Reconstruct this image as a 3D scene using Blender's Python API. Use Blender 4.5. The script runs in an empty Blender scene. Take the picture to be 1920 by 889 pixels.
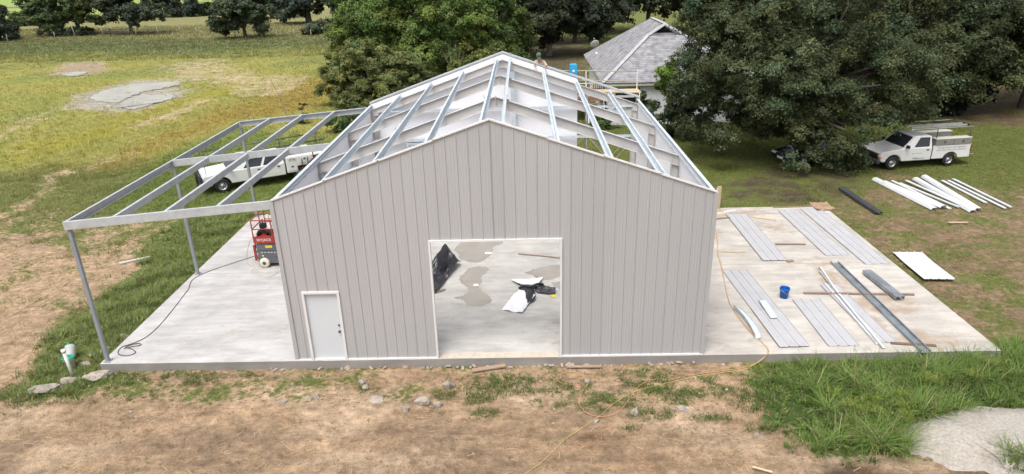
import bpy, bmesh, math, random
import numpy as np
from mathutils import Vector, Matrix, Euler

scene = bpy.context.scene
COL = scene.collection
random.seed(7)
rng = np.random.default_rng(7)
R = math.radians

# ------------------------------------------------------------------ camera
cam = bpy.data.cameras.new("camera")
cam.sensor_width = 36.0
cam.lens = 36.0 * 1265.63 / 1920.0
cam.clip_start = 0.1
cam.clip_end = 4000.0
camo = bpy.data.objects.new("camera", cam)
COL.objects.link(camo)
right = Vector((0.99958923, 0.01300347, -0.0255399))
up = Vector((0.01869189, 0.37973235, 0.92490754))
fwd = Vector((-0.02172533, 0.925005, -0.3793333))
m = Matrix((right, up, -fwd)).transposed().to_4x4()
m.translation = Vector((7.01951, -17.48205, 11.05738))
camo.matrix_world = m
scene.camera = camo

# ------------------------------------------------------------------ light: bright overcast day
SUN_EL, SUN_AZ = R(66), R(205)          # azimuth measured clockwise from +Y
w = bpy.data.worlds.new("World")
scene.world = w
w.use_nodes = True
nt = w.node_tree
bg = nt.nodes["Background"]
sky = nt.nodes.new("ShaderNodeTexSky")
sky.sky_type = 'NISHITA'
sky.sun_disc = False
sky.sun_elevation = SUN_EL
sky.sun_rotation = SUN_AZ
sky.air_density = 1.0
sky.dust_density = 6.0
sky.ozone_density = 1.0
hs = nt.nodes.new("ShaderNodeHueSaturation")
hs.inputs["Saturation"].default_value = 0.35    # cloud deck: the sky light is nearly white
nt.links.new(sky.outputs[0], hs.inputs["Color"])
nt.links.new(hs.outputs[0], bg.inputs["Color"])
bg.inputs["Strength"].default_value = 0.14
sun = bpy.data.lights.new("sun", 'SUN')
sun.energy = 1.4
sun.angle = R(28)
sun.color = (1.0, 0.965, 0.92)
suno = bpy.data.objects.new("sun", sun)
COL.objects.link(suno)
sd = Vector((math.sin(SUN_AZ) * math.cos(SUN_EL), math.cos(SUN_AZ) * math.cos(SUN_EL), math.sin(SUN_EL)))
suno.rotation_euler = sd.to_track_quat('Z', 'Y').to_euler()
scene.view_settings.view_transform = 'Standard'
scene.view_settings.look = 'None'
scene.view_settings.exposure = 0.64
scene.view_settings.gamma = 1.0

GZ = -0.27                                # level of the ground; slab top is z = 0

# ------------------------------------------------------------------ noise helpers
def _hash(ix, iy, seed):
    h = (ix.astype(np.int64) * 374761393 + iy.astype(np.int64) * 668265263 + seed * 1442695041) & 0x7fffffff
    h = ((h ^ (h >> 13)) * 1274126177) & 0x7fffffff
    return ((h ^ (h >> 16)) & 0xffff) / 65535.0

def vnoise(x, y, s=1.0, seed=0, octv=3):
    x = np.asarray(x, float) / s; y = np.asarray(y, float) / s
    out = np.zeros(np.broadcast(x, y).shape); amp = 1.0; tot = 0.0
    for o in range(octv):
        ix = np.floor(x); iy = np.floor(y); fx = x - ix; fy = y - iy
        fx = fx * fx * (3 - 2 * fx); fy = fy * fy * (3 - 2 * fy)
        a = _hash(ix, iy, seed + o); b = _hash(ix + 1, iy, seed + o)
        c = _hash(ix, iy + 1, seed + o); d = _hash(ix + 1, iy + 1, seed + o)
        out += amp * (a * (1 - fx) * (1 - fy) + b * fx * (1 - fy) + c * (1 - fx) * fy + d * fx * fy)
        tot += amp; amp *= 0.5; x = x * 2.03 + 17.1; y = y * 2.03 + 5.3
    return out / tot

def sstep(a, b, x):
    t = np.clip((x - a) / (b - a), 0, 1)
    return t * t * (3 - 2 * t)

def poly_in(px, py, poly, soft):
    """1 inside the polygon, 0 outside, soft edge of the given width."""
    px = np.asarray(px, float); py = np.asarray(py, float)
    inside = np.zeros(px.shape, bool); dist = np.full(px.shape, 1e9)
    n = len(poly)
    for i in range(n):
        x0, y0 = poly[i]; x1, y1 = poly[(i + 1) % n]
        if y0 != y1:
            cond = ((y0 > py) != (y1 > py)) & (px < (x1 - x0) * (py - y0) / (y1 - y0) + x0)
            inside ^= cond
        dx, dy = x1 - x0, y1 - y0
        t = np.clip(((px - x0) * dx + (py - y0) * dy) / (dx * dx + dy * dy + 1e-12), 0, 1)
        dist = np.minimum(dist, np.hypot(px - x0 - t * dx, py - y0 - t * dy))
    sd_ = np.where(inside, dist, -dist)
    return sstep(-soft, soft, sd_)

def ell(x, y, cx, cy, rx, ry, soft=0.35):
    d = np.hypot((x - cx) / rx, (y - cy) / ry)
    return 1 - sstep(1 - soft, 1 + soft, d)

# ------------------------------------------------------------------ materials
def new_mat(name):
    mt = bpy.data.materials.new(name); mt.use_nodes = True
    return mt, mt.node_tree, mt.node_tree.nodes["Principled BSDF"]

def mat(name, base, rough=0.6, metal=0.0, var=0.12, scale=2.0, stretch=(1, 1, 1), bump=0.0, bscale=40.0,
        rand=0.0, dirt=None, dirt_amt=0.0, dirt_scale=1.5, spec=0.5, coat=0.0):
    mt, t, b = new_mat(name)
    geo = t.nodes.new("ShaderNodeNewGeometry")
    mp = t.nodes.new("ShaderNodeMapping"); mp.inputs["Scale"].default_value = stretch
    t.links.new(geo.outputs["Position"], mp.inputs["Vector"])
    nz = t.nodes.new("ShaderNodeTexNoise"); nz.inputs["Scale"].default_value = scale
    nz.inputs["Detail"].default_value = 6; nz.inputs["Roughness"].default_value = 0.6
    t.links.new(mp.outputs[0], nz.inputs["Vector"])
    mr = t.nodes.new("ShaderNodeMapRange")
    mr.inputs["From Min"].default_value = 0.25; mr.inputs["From Max"].default_value = 0.75
    mr.inputs["To Min"].default_value = 1 - var; mr.inputs["To Max"].default_value = 1 + var
    t.links.new(nz.outputs["Fac"], mr.inputs["Value"])
    val = mr.outputs[0]
    if rand > 0:
        oi = t.nodes.new("ShaderNodeObjectInfo")
        m2 = t.nodes.new("ShaderNodeMapRange")
        m2.inputs["To Min"].default_value = 1 - rand; m2.inputs["To Max"].default_value = 1 + rand
        t.links.new(oi.outputs["Random"], m2.inputs["Value"])
        mm = t.nodes.new("ShaderNodeMath"); mm.operation = 'MULTIPLY'
        t.links.new(val, mm.inputs[0]); t.links.new(m2.outputs[0], mm.inputs[1]); val = mm.outputs[0]
    vm = t.nodes.new("ShaderNodeVectorMath"); vm.operation = 'SCALE'
    vm.inputs[0].default_value = base
    t.links.new(val, vm.inputs["Scale"])
    colr = vm.outputs[0]
    if dirt:
        n3 = t.nodes.new("ShaderNodeTexNoise"); n3.inputs["Scale"].default_value = dirt_scale
        n3.inputs["Detail"].default_value = 7; n3.inputs["Roughness"].default_value = 0.7
        t.links.new(mp.outputs[0], n3.inputs["Vector"])
        r3 = t.nodes.new("ShaderNodeMapRange")
        r3.inputs["From Min"].default_value = 0.5; r3.inputs["From Max"].default_value = 0.72
        r3.inputs["To Max"].default_value = dirt_amt
        t.links.new(n3.outputs["Fac"], r3.inputs["Value"])
        mx = t.nodes.new("ShaderNodeMixRGB"); mx.inputs[2].default_value = (*dirt, 1)
        t.links.new(r3.outputs[0], mx.inputs[0]); t.links.new(colr, mx.inputs[1]); colr = mx.outputs[0]
    t.links.new(colr, b.inputs["Base Color"])
    b.inputs["Roughness"].default_value = rough
    b.inputs["Metallic"].default_value = metal
    b.inputs["Specular IOR Level"].default_value = spec
    b.inputs["Coat Weight"].default_value = coat
    if bump > 0:
        n2 = t.nodes.new("ShaderNodeTexNoise"); n2.inputs["Scale"].default_value = bscale
        n2.inputs["Detail"].default_value = 5
        t.links.new(geo.outputs["Position"], n2.inputs["Vector"])
        bp = t.nodes.new("ShaderNodeBump"); bp.inputs["Strength"].default_value = bump
        bp.inputs["Distance"].default_value = 0.03
        t.links.new(n2.outputs["Fac"], bp.inputs["Height"]); t.links.new(bp.outputs[0], b.inputs["Normal"])
    return mt

def leaf_mat(name, transl=0.25, rough=0.55):
    """Colour comes from the per-vertex 'tint' of each leaf or blade."""
    mt, t, b = new_mat(name)
    at = t.nodes.new("ShaderNodeAttribute"); at.attribute_name = "tint"
    t.links.new(at.outputs["Color"], b.inputs["Base Color"])
    b.inputs["Roughness"].default_value = rough
    b.inputs["Specular IOR Level"].default_value = 0.1
    tr = t.nodes.new("ShaderNodeBsdfTranslucent")
    t.links.new(at.outputs["Color"], tr.inputs["Color"])
    mx = t.nodes.new("ShaderNodeMixShader"); mx.inputs[0].default_value = transl
    out = t.nodes["Material Output"]
    t.links.new(b.outputs[0], mx.inputs[1]); t.links.new(tr.outputs[0], mx.inputs[2])
    t.links.new(mx.outputs[0], out.inputs["Surface"])
    return mt

M = {}
M['wall'] = mat("grey_sheet_paint", (0.388, 0.386, 0.398), 0.42, var=0.05, scale=0.6, stretch=(1, 1, .2), rand=0.03, bump=.12, bscale=1.6)
M['sheet'] = mat("grey_sheet_on_floor", (0.42, 0.42, 0.44), 0.45, var=0.06, scale=1.0, rand=0.05, dirt=(.3, .24, .18), dirt_amt=.22)
M['liner'] = mat("white_insulation", (0.84, 0.84, 0.87), 0.5, var=0.04, scale=0.8)
M['whitetrim'] = mat("white_trim_paint", (0.66, 0.66, 0.66), 0.4, var=0.04, scale=2, dirt=(.45, .4, .35), dirt_amt=.15)
M['whitesheet'] = mat("white_sheet_metal", (0.60, 0.62, 0.64), 0.35, var=0.05, scale=2, rand=0.05)
M['door'] = mat("white_door_paint", (0.56, 0.59, 0.63), 0.4, var=0.03, scale=1)
M['primer'] = mat("pale_primer_steel", (0.50, 0.485, 0.475), 0.5, var=0.12, scale=1.2, dirt=(.32, .27, .22), dirt_amt=.35)
M['galv'] = mat("galvanised_steel", (0.55, 0.61, 0.66), 0.4, metal=0.1, var=0.16, scale=3, rand=0.06)
M['galvgrey'] = mat("grey_galvanised_steel", (0.43, 0.455, 0.475), 0.4, metal=0.12, var=0.16, scale=4, rand=0.05)
M['darkgalv'] = mat('dull_galvanised_steel', (0.26, 0.29, 0.32), 0.35, metal=0.35, var=0.3, scale=2.5)
M['bluesteel'] = mat("blue_grey_steel_post", (0.27, 0.29, 0.32), 0.5, metal=0.2, var=0.12, scale=3)
M['darksteel'] = mat("dark_steel", (0.05, 0.055, 0.065), 0.45, var=0.25, scale=4)
M['black'] = mat("black_rubber", (0.012, 0.012, 0.013), 0.6, var=0.3, scale=6)
M['blackplastic'] = mat("black_plastic_film", (0.022, 0.022, 0.027), 0.28, var=0.3, scale=3, bump=.35, bscale=9)
M['whitefilm'] = mat("white_plastic_film", (0.72, 0.72, 0.75), 0.4, var=0.06, scale=3, bump=.3, bscale=7)
M['wood'] = mat("weathered_lumber", (0.27, 0.2, 0.14), 0.75, var=0.25, scale=5, stretch=(1, 6, 6), rand=0.2)
M['woodpale'] = mat("pale_lumber", (0.5, 0.4, 0.26), 0.75, var=0.2, scale=5, rand=0.15)
M['brownwood'] = mat("brown_wet_lumber", (0.19, 0.125, 0.09), 0.75, var=0.25, scale=6, rand=0.2)
M['rock'] = mat("broken_concrete", (0.31, 0.275, 0.235), 0.9, var=0.4, scale=7, bump=.8, bscale=25, dirt=(.24, .17, .11), dirt_amt=.6, dirt_scale=5)
M['rubble'] = mat("pale_rubble", (0.38, 0.32, 0.27), 0.9, var=0.3, scale=9, bump=.5, bscale=30)
M['gravel'] = mat("grey_gravel", (0.37, 0.34, 0.30), 0.9, var=0.3, scale=14, bump=1.0, bscale=40, dirt=(.25, .18, .13), dirt_amt=.5, dirt_scale=1.6)
M['footing'] = mat("rough_footing_concrete", (0.33, 0.28, 0.23), 0.9, var=0.3, scale=4, bump=.8, bscale=20, dirt=(.22, .15, .1), dirt_amt=.7, dirt_scale=3)
M['carwhite'] = mat("white_car_paint", (0.70, 0.70, 0.70), 0.25, var=0.03, scale=2, coat=.5, dirt=(.5, .45, .38), dirt_amt=.15)
M['cardark'] = mat("dark_blue_car_paint", (0.012, 0.016, 0.03), 0.2, var=0.05, coat=.7)
M['glass'] = mat("dark_car_glass", (0.02, 0.025, 0.03), 0.08, var=0.1, spec=.8)
M['chrome'] = mat("chrome", (0.6, 0.6, 0.6), 0.2, metal=0.9, var=0.08)
M['rim'] = mat("silver_wheel_rim", (0.45, 0.45, 0.46), 0.35, metal=0.5, var=0.1, scale=8)
M['taillight'] = mat("red_lamp_glass", (0.16, 0.01, 0.012), 0.25, var=0.1)
M['headlight'] = mat("clear_lamp_glass", (0.55, 0.58, 0.6), 0.15, var=0.05)
M['amber'] = mat("amber_lamp_glass", (0.6, 0.2, 0.03), 0.25, var=0.05)
M['toolbox'] = mat("grey_toolbox_metal", (0.27, 0.265, 0.25), 0.45, metal=.3, var=0.12, scale=3)
M['toolboxlid'] = mat("pale_toolbox_lid", (0.55, 0.54, 0.48), 0.45, metal=.1, var=0.1, scale=3)
M['alum'] = mat("aluminium", (0.55, 0.56, 0.57), 0.35, metal=.6, var=.1)
M['rust'] = mat("rusty_red_steel", (0.09, 0.035, 0.025), 0.7, var=.3, scale=8)
M['red'] = mat("red_lift_paint", (0.31, 0.035, 0.03), 0.4, var=.12, scale=3, dirt=(.2, .1, .08), dirt_amt=.3)
M['orange'] = mat("faded_orange_paint", (0.45, 0.14, 0.06), 0.5, var=.12, scale=3)
M['liftgrey'] = mat("dark_grey_lift_paint", (0.10, 0.105, 0.115), 0.45, var=.15, scale=3, dirt=(.2, .17, .14), dirt_amt=.3)
M['cream'] = mat("cream_tyre_rubber", (0.62, 0.58, 0.48), 0.7, var=.12, scale=8)
M['yellow'] = mat("yellow_sticker", (0.65, 0.52, 0.03), 0.5, var=.05)
M['print'] = mat("white_print", (0.75, 0.75, 0.75), 0.5, var=.02)
M['darkprint'] = mat("dark_green_print", (0.05, 0.07, 0.06), 0.5, var=.02)
M['blue'] = mat("blue_plastic", (0.005, 0.10, 0.42), 0.35, var=.08)
M['skyblue'] = mat("sky_blue_plastic", (0.03, 0.33, 0.62), 0.4, var=.06)
M['pvc'] = mat("white_pvc", (0.74, 0.74, 0.72), 0.4, var=.05, dirt=(.4, .35, .28), dirt_amt=.25, dirt_scale=6)
M['teal'] = mat("teal_green_plastic", (0.01, 0.30, 0.20), 0.4, var=.08)
M['cordyellow'] = mat("yellow_cord", (0.52, 0.40, 0.15), 0.5, var=.1)
M['cordorange'] = mat("orange_cord", (0.52, 0.27, 0.14), 0.5, var=.1)
M['cordbrown'] = mat("brown_cable", (0.09, 0.06, 0.05), 0.6, var=.2)
M['cordpale'] = mat("pale_cable", (0.46, 0.40, 0.32), 0.6, var=.2)
M['tan'] = mat("tan_scaffold_paint", (0.40, 0.38, 0.32), 0.5, var=.12, scale=4)
M['deckwood'] = mat("reddish_deck_wood", (0.2, 0.12, 0.09), 0.75, var=.25, scale=4)
M['siding'] = mat("white_house_siding", (0.66, 0.68, 0.71), 0.55, var=.05, scale=1.5, dirt=(.4, .38, .34), dirt_amt=.15)
M['fascia'] = mat("cream_fascia", (0.66, 0.62, 0.54), 0.5, var=.06)
M['windowglass'] = mat("dark_window_glass", (0.02, 0.022, 0.025), 0.08, var=.1, spec=.7)
M['skin'] = mat("skin", (0.38, 0.2, 0.13), 0.55, var=.08)
M['hat'] = mat("green_cap_cloth", (0.07, 0.13, 0.08), 0.9, var=.2, scale=20)
M['shirt'] = mat("tan_shirt_cloth", (0.40, 0.35, 0.30), 0.9, var=.15, scale=12)
M['jeans'] = mat("blue_denim", (0.05, 0.07, 0.13), 0.9, var=.2, scale=12)
M['boots'] = mat("brown_leather", (0.08, 0.045, 0.025), 0.6, var=.2)
M['barkdark'] = mat("dark_bark", (0.075, 0.062, 0.05), 0.9, var=.35, scale=5, stretch=(1, 1, .3), bump=.6, bscale=15)
M['barkpale'] = mat("pale_bark", (0.22, 0.2, 0.17), 0.9, var=.35, scale=5, stretch=(1, 1, .3), bump=.6, bscale=15)
M['fencewood'] = mat("pale_fence_post", (0.30, 0.27, 0.22), 0.85, var=.2)
M['pond'] = mat("shallow_muddy_water", (0.325, 0.32, 0.28), 0.45, var=.22, scale=.5)
M['wet'] = mat("wet_concrete", (0.29, 0.268, 0.235), 0.22, var=.12, scale=1.2, dirt=(.2, .165, .125), dirt_amt=.6, dirt_scale=.8)
M['leaf'] = leaf_mat("foliage_leaves", .22)
M['grass'] = leaf_mat("grass_blades", .3)

def ground_material():
    mt, t, b = new_mat("soil_and_turf")
    N = t.nodes.new; L = t.links.new
    geo = N("ShaderNodeNewGeometry")
    def noise(sc, det=6, rg=.6, vec=None):
        n = N("ShaderNodeTexNoise"); n.inputs["Scale"].default_value = sc
        n.inputs["Detail"].default_value = det; n.inputs["Roughness"].default_value = rg
        L(vec or geo.outputs["Position"], n.inputs["Vector"]); return n.outputs["Fac"]
    def rngm(v, a, b_, c, d):
        r = N("ShaderNodeMapRange"); r.inputs["From Min"].default_value = a; r.inputs["From Max"].default_value = b_
        r.inputs["To Min"].default_value = c; r.inputs["To Max"].default_value = d; L(v, r.inputs["Value"]); return r.outputs[0]
    def math_(op, a, b_):
        n = N("ShaderNodeMath"); n.operation = op
        for i, v in enumerate((a, b_)):
            if isinstance(v, (int, float)): n.inputs[i].default_value = v
            else: L(v, n.inputs[i])
        return n.outputs[0]
    def attr(nm):
        a = N("ShaderNodeAttribute"); a.attribute_name = nm; return a
    bare = attr("bare").outputs["Fac"]
    n1 = noise(.9, 9, .68); n2 = noise(6, 7, .7); n3 = noise(30, 4, .6); n4 = noise(.25, 5, .6); n5 = noise(2.4, 8, .7)
    mst = N('ShaderNodeMapping'); mst.inputs['Scale'].default_value = (.45, 1.9, 1); L(geo.outputs['Position'], mst.inputs['Vector'])
    nst = noise(1.7, 9, .72, mst.outputs[0])
    f = math_('ADD', bare, rngm(n1, .3, .7, -.42, .42))
    f = math_('ADD', f, rngm(n2, .3, .7, -.30, .30))
    f = rngm(f, .34, .66, 0, 1)
    def scale(colr, v):
        s = N("ShaderNodeVectorMath"); s.operation = 'SCALE'; L(colr, s.inputs[0]); L(v, s.inputs["Scale"]); return s.outputs[0]
    g = scale(attr("gtint").outputs["Color"], math_('MULTIPLY', rngm(n2, .28, .72, .6, 1.4), rngm(n3, .3, .7, .65, 1.35)))
    d = scale(attr("dtint").outputs["Color"], math_('MULTIPLY', math_('MULTIPLY', math_('MULTIPLY', rngm(n5, .32, .68, .66, 1.28), rngm(nst, .3, .7, .72, 1.24)), math_('MULTIPLY', rngm(n2, .3, .7, .74, 1.24), rngm(n3, .3, .7, .82, 1.18))), rngm(n4, .3, .7, .9, 1.12)))
    # darker loose clods
    dk = N("ShaderNodeMixRGB"); dk.blend_type = 'MULTIPLY'; dk.inputs[2].default_value = (.62, .52, .45, 1)
    L(rngm(noise(3.3, 10, .8), .54, .64, 0, .9), dk.inputs[0]); L(d, dk.inputs[1])
    mx = N("ShaderNodeMixRGB"); L(f, mx.inputs[0]); L(g, mx.inputs[1]); L(dk.outputs[0], mx.inputs[2])
    L(mx.outputs[0], b.inputs["Base Color"])
    b.inputs["Roughness"].default_value = .95; b.inputs["Specular IOR Level"].default_value = .15
    h = math_('ADD', math_('MULTIPLY', n2, .7), math_('MULTIPLY', n3, .35))
    bp = N("ShaderNodeBump"); bp.inputs["Strength"].default_value = 1.0; bp.inputs["Distance"].default_value = .14
    L(h, bp.inputs["Height"]); L(bp.outputs[0], b.inputs["Normal"])
    return mt

def concrete_material():
    mt, t, b = new_mat("slab_concrete")
    N = t.nodes.new; L = t.links.new
    geo = N("ShaderNodeNewGeometry")
    def noise(sc, st=(1, 1, 1), det=7, rg=.65):
        mp = N("ShaderNodeMapping"); mp.inputs["Scale"].default_value = st; L(geo.outputs["Position"], mp.inputs["Vector"])
        n = N("ShaderNodeTexNoise"); n.inputs["Scale"].default_value = sc; n.inputs["Detail"].default_value = det
        n.inputs["Roughness"].default_value = rg; L(mp.outputs[0], n.inputs["Vector"]); return n.outputs["Fac"]
    def rngm(v, a, b_, c, d):
        r = N("ShaderNodeMapRange"); r.inputs["From Min"].default_value = a; r.inputs["From Max"].default_value = b_
        r.inputs["To Min"].default_value = c; r.inputs["To Max"].default_value = d; L(v, r.inputs["Value"]); return r.outputs[0]
    a = N("ShaderNodeAttribute"); a.attribute_name = "base"
    st = N("ShaderNodeAttribute"); st.attribute_name = "stain"
    mu = N("ShaderNodeMath"); mu.operation = 'MULTIPLY'
    L(rngm(noise(.8), .3, .7, .80, 1.1), mu.inputs[0]); L(rngm(noise(2.2, (.35, 1.6, 1)), .3, .7, .82, 1.12), mu.inputs[1])
    s = N("ShaderNodeVectorMath"); s.operation = 'SCALE'; L(a.outputs["Color"], s.inputs[0]); L(mu.outputs[0], s.inputs["Scale"])
    # grey scuffs
    m1 = N("ShaderNodeMixRGB"); m1.inputs[2].default_value = (.22, .21, .2, 1)
    L(rngm(noise(.55, (.5, 1.3, 1), 9, .72), .5, .7, 0, .62), m1.inputs[0]); L(s.outputs[0], m1.inputs[1])
    # brown soil marks where the stain value is high, broken up by noise
    ad = N("ShaderNodeMath"); ad.operation = 'ADD'; L(st.outputs["Fac"], ad.inputs[0]); L(rngm(noise(1.6, (1, 1.2, 1), 9, .7), .3, .7, -.45, .45), ad.inputs[1])
    m2 = N("ShaderNodeMixRGB"); m2.inputs[2].default_value = (.30, .22, .15, 1)
    L(rngm(ad.outputs[0], .45, .95, 0, .8), m2.inputs[0]); L(m1.outputs[0], m2.inputs[1])
    # sparse specks of mud
    m3 = N("ShaderNodeMixRGB"); m3.inputs[2].default_value = (.27, .18, .12, 1)
    L(rngm(noise(2.6, (.8, 1.2, 1), 10, .75), .60, .67, 0, .6), m3.inputs[0]); L(m2.outputs[0], m3.inputs[1])
    L(m3.outputs[0], b.inputs["Base Color"])
    b.inputs["Roughness"].default_value = .8
    bp = N("ShaderNodeBump"); bp.inputs["Strength"].default_value = .25; bp.inputs["Distance"].default_value = .01
    L(noise(25), bp.inputs["Height"]); L(bp.outputs[0], b.inputs["Normal"])
    return mt

def shingle_material():
    mt, t, b = new_mat("grey_shingles")
    N = t.nodes.new; L = t.links.new
    geo = N("ShaderNodeNewGeometry"); sp = N("ShaderNodeSeparateXYZ"); L(geo.outputs["Position"], sp.inputs[0])
    ad = N("ShaderNodeMath"); ad.operation = 'ADD'; L(sp.outputs[0], ad.inputs[0]); L(sp.outputs[1], ad.inputs[1])
    cb = N("ShaderNodeCombineXYZ"); L(ad.outputs[0], cb.inputs[0]); L(sp.outputs[2], cb.inputs[1])
    br = N("ShaderNodeTexBrick"); L(cb.outputs[0], br.inputs["Vector"])
    br.inputs["Color1"].default_value = (.285, .285, .30, 1); br.inputs["Color2"].default_value = (.23, .23, .245, 1)
    br.inputs["Mortar"].default_value = (.17, .17, .18, 1); br.inputs["Scale"].default_value = 1.0
    br.inputs["Mortar Size"].default_value = .012; br.inputs["Brick Width"].default_value = .5; br.inputs["Row Height"].default_value = .1
    mp = N("ShaderNodeMapping"); mp.inputs["Scale"].default_value = (1, 1, .25); L(geo.outputs["Position"], mp.inputs["Vector"])
    nz = N("ShaderNodeTexNoise"); nz.inputs["Scale"].default_value = 2.2; nz.inputs["Detail"].default_value = 7; L(mp.outputs[0], nz.inputs["Vector"])
    r = N("ShaderNodeMapRange"); r.inputs["From Min"].default_value = .35; r.inputs["From Max"].default_value = .7
    r.inputs["To Min"].default_value = 1.2; r.inputs["To Max"].default_value = .6; L(nz.outputs["Fac"], r.inputs["Value"])
    s = N("ShaderNodeVectorMath"); s.operation = 'SCALE'; L(br.outputs["Color"], s.inputs[0]); L(r.outputs[0], s.inputs["Scale"])
    L(s.outputs[0], b.inputs["Base Color"]); b.inputs["Roughness"].default_value = .9
    bp = N("ShaderNodeBump"); bp.inputs["Strength"].default_value = .5; bp.inputs["Distance"].default_value = .02
    L(br.outputs["Fac"], bp.inputs["Height"]); bp.invert = True; L(bp.outputs[0], b.inputs["Normal"])
    return mt

M['ground'] = ground_material(); M['ridgecap'] = mat('pale_shingle_caps', (.36, .36, .375), .9, var=.2, scale=4)
M['concrete'] = concrete_material(); M['shingle'] = shingle_material()

# ------------------------------------------------------------------ object helpers
def link(o, parent=None):
    COL.objects.link(o)
    if parent is not None: o.parent = parent
    return o

def tag(o, label=None, cat=None, group=None, kind=None):
    if label: o['label'] = label
    if cat: o['category'] = cat
    if group: o['group'] = group
    if kind: o['kind'] = kind
    return o

def empty(name, loc=(0, 0, 0), rz=0.0, label=None, cat=None, group=None):
    o = bpy.data.objects.new(name, None); o.empty_display_size = .2
    o.location = loc; o.rotation_euler = (0, 0, rz)
    return tag(link(o), label, cat, group)

def copy_tree(o, parent=None):
    c = o.copy(); COL.objects.link(c)
    if parent is not None: c.parent = parent
    for ch in list(o.children): copy_tree(ch, c)
    return c

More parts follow.
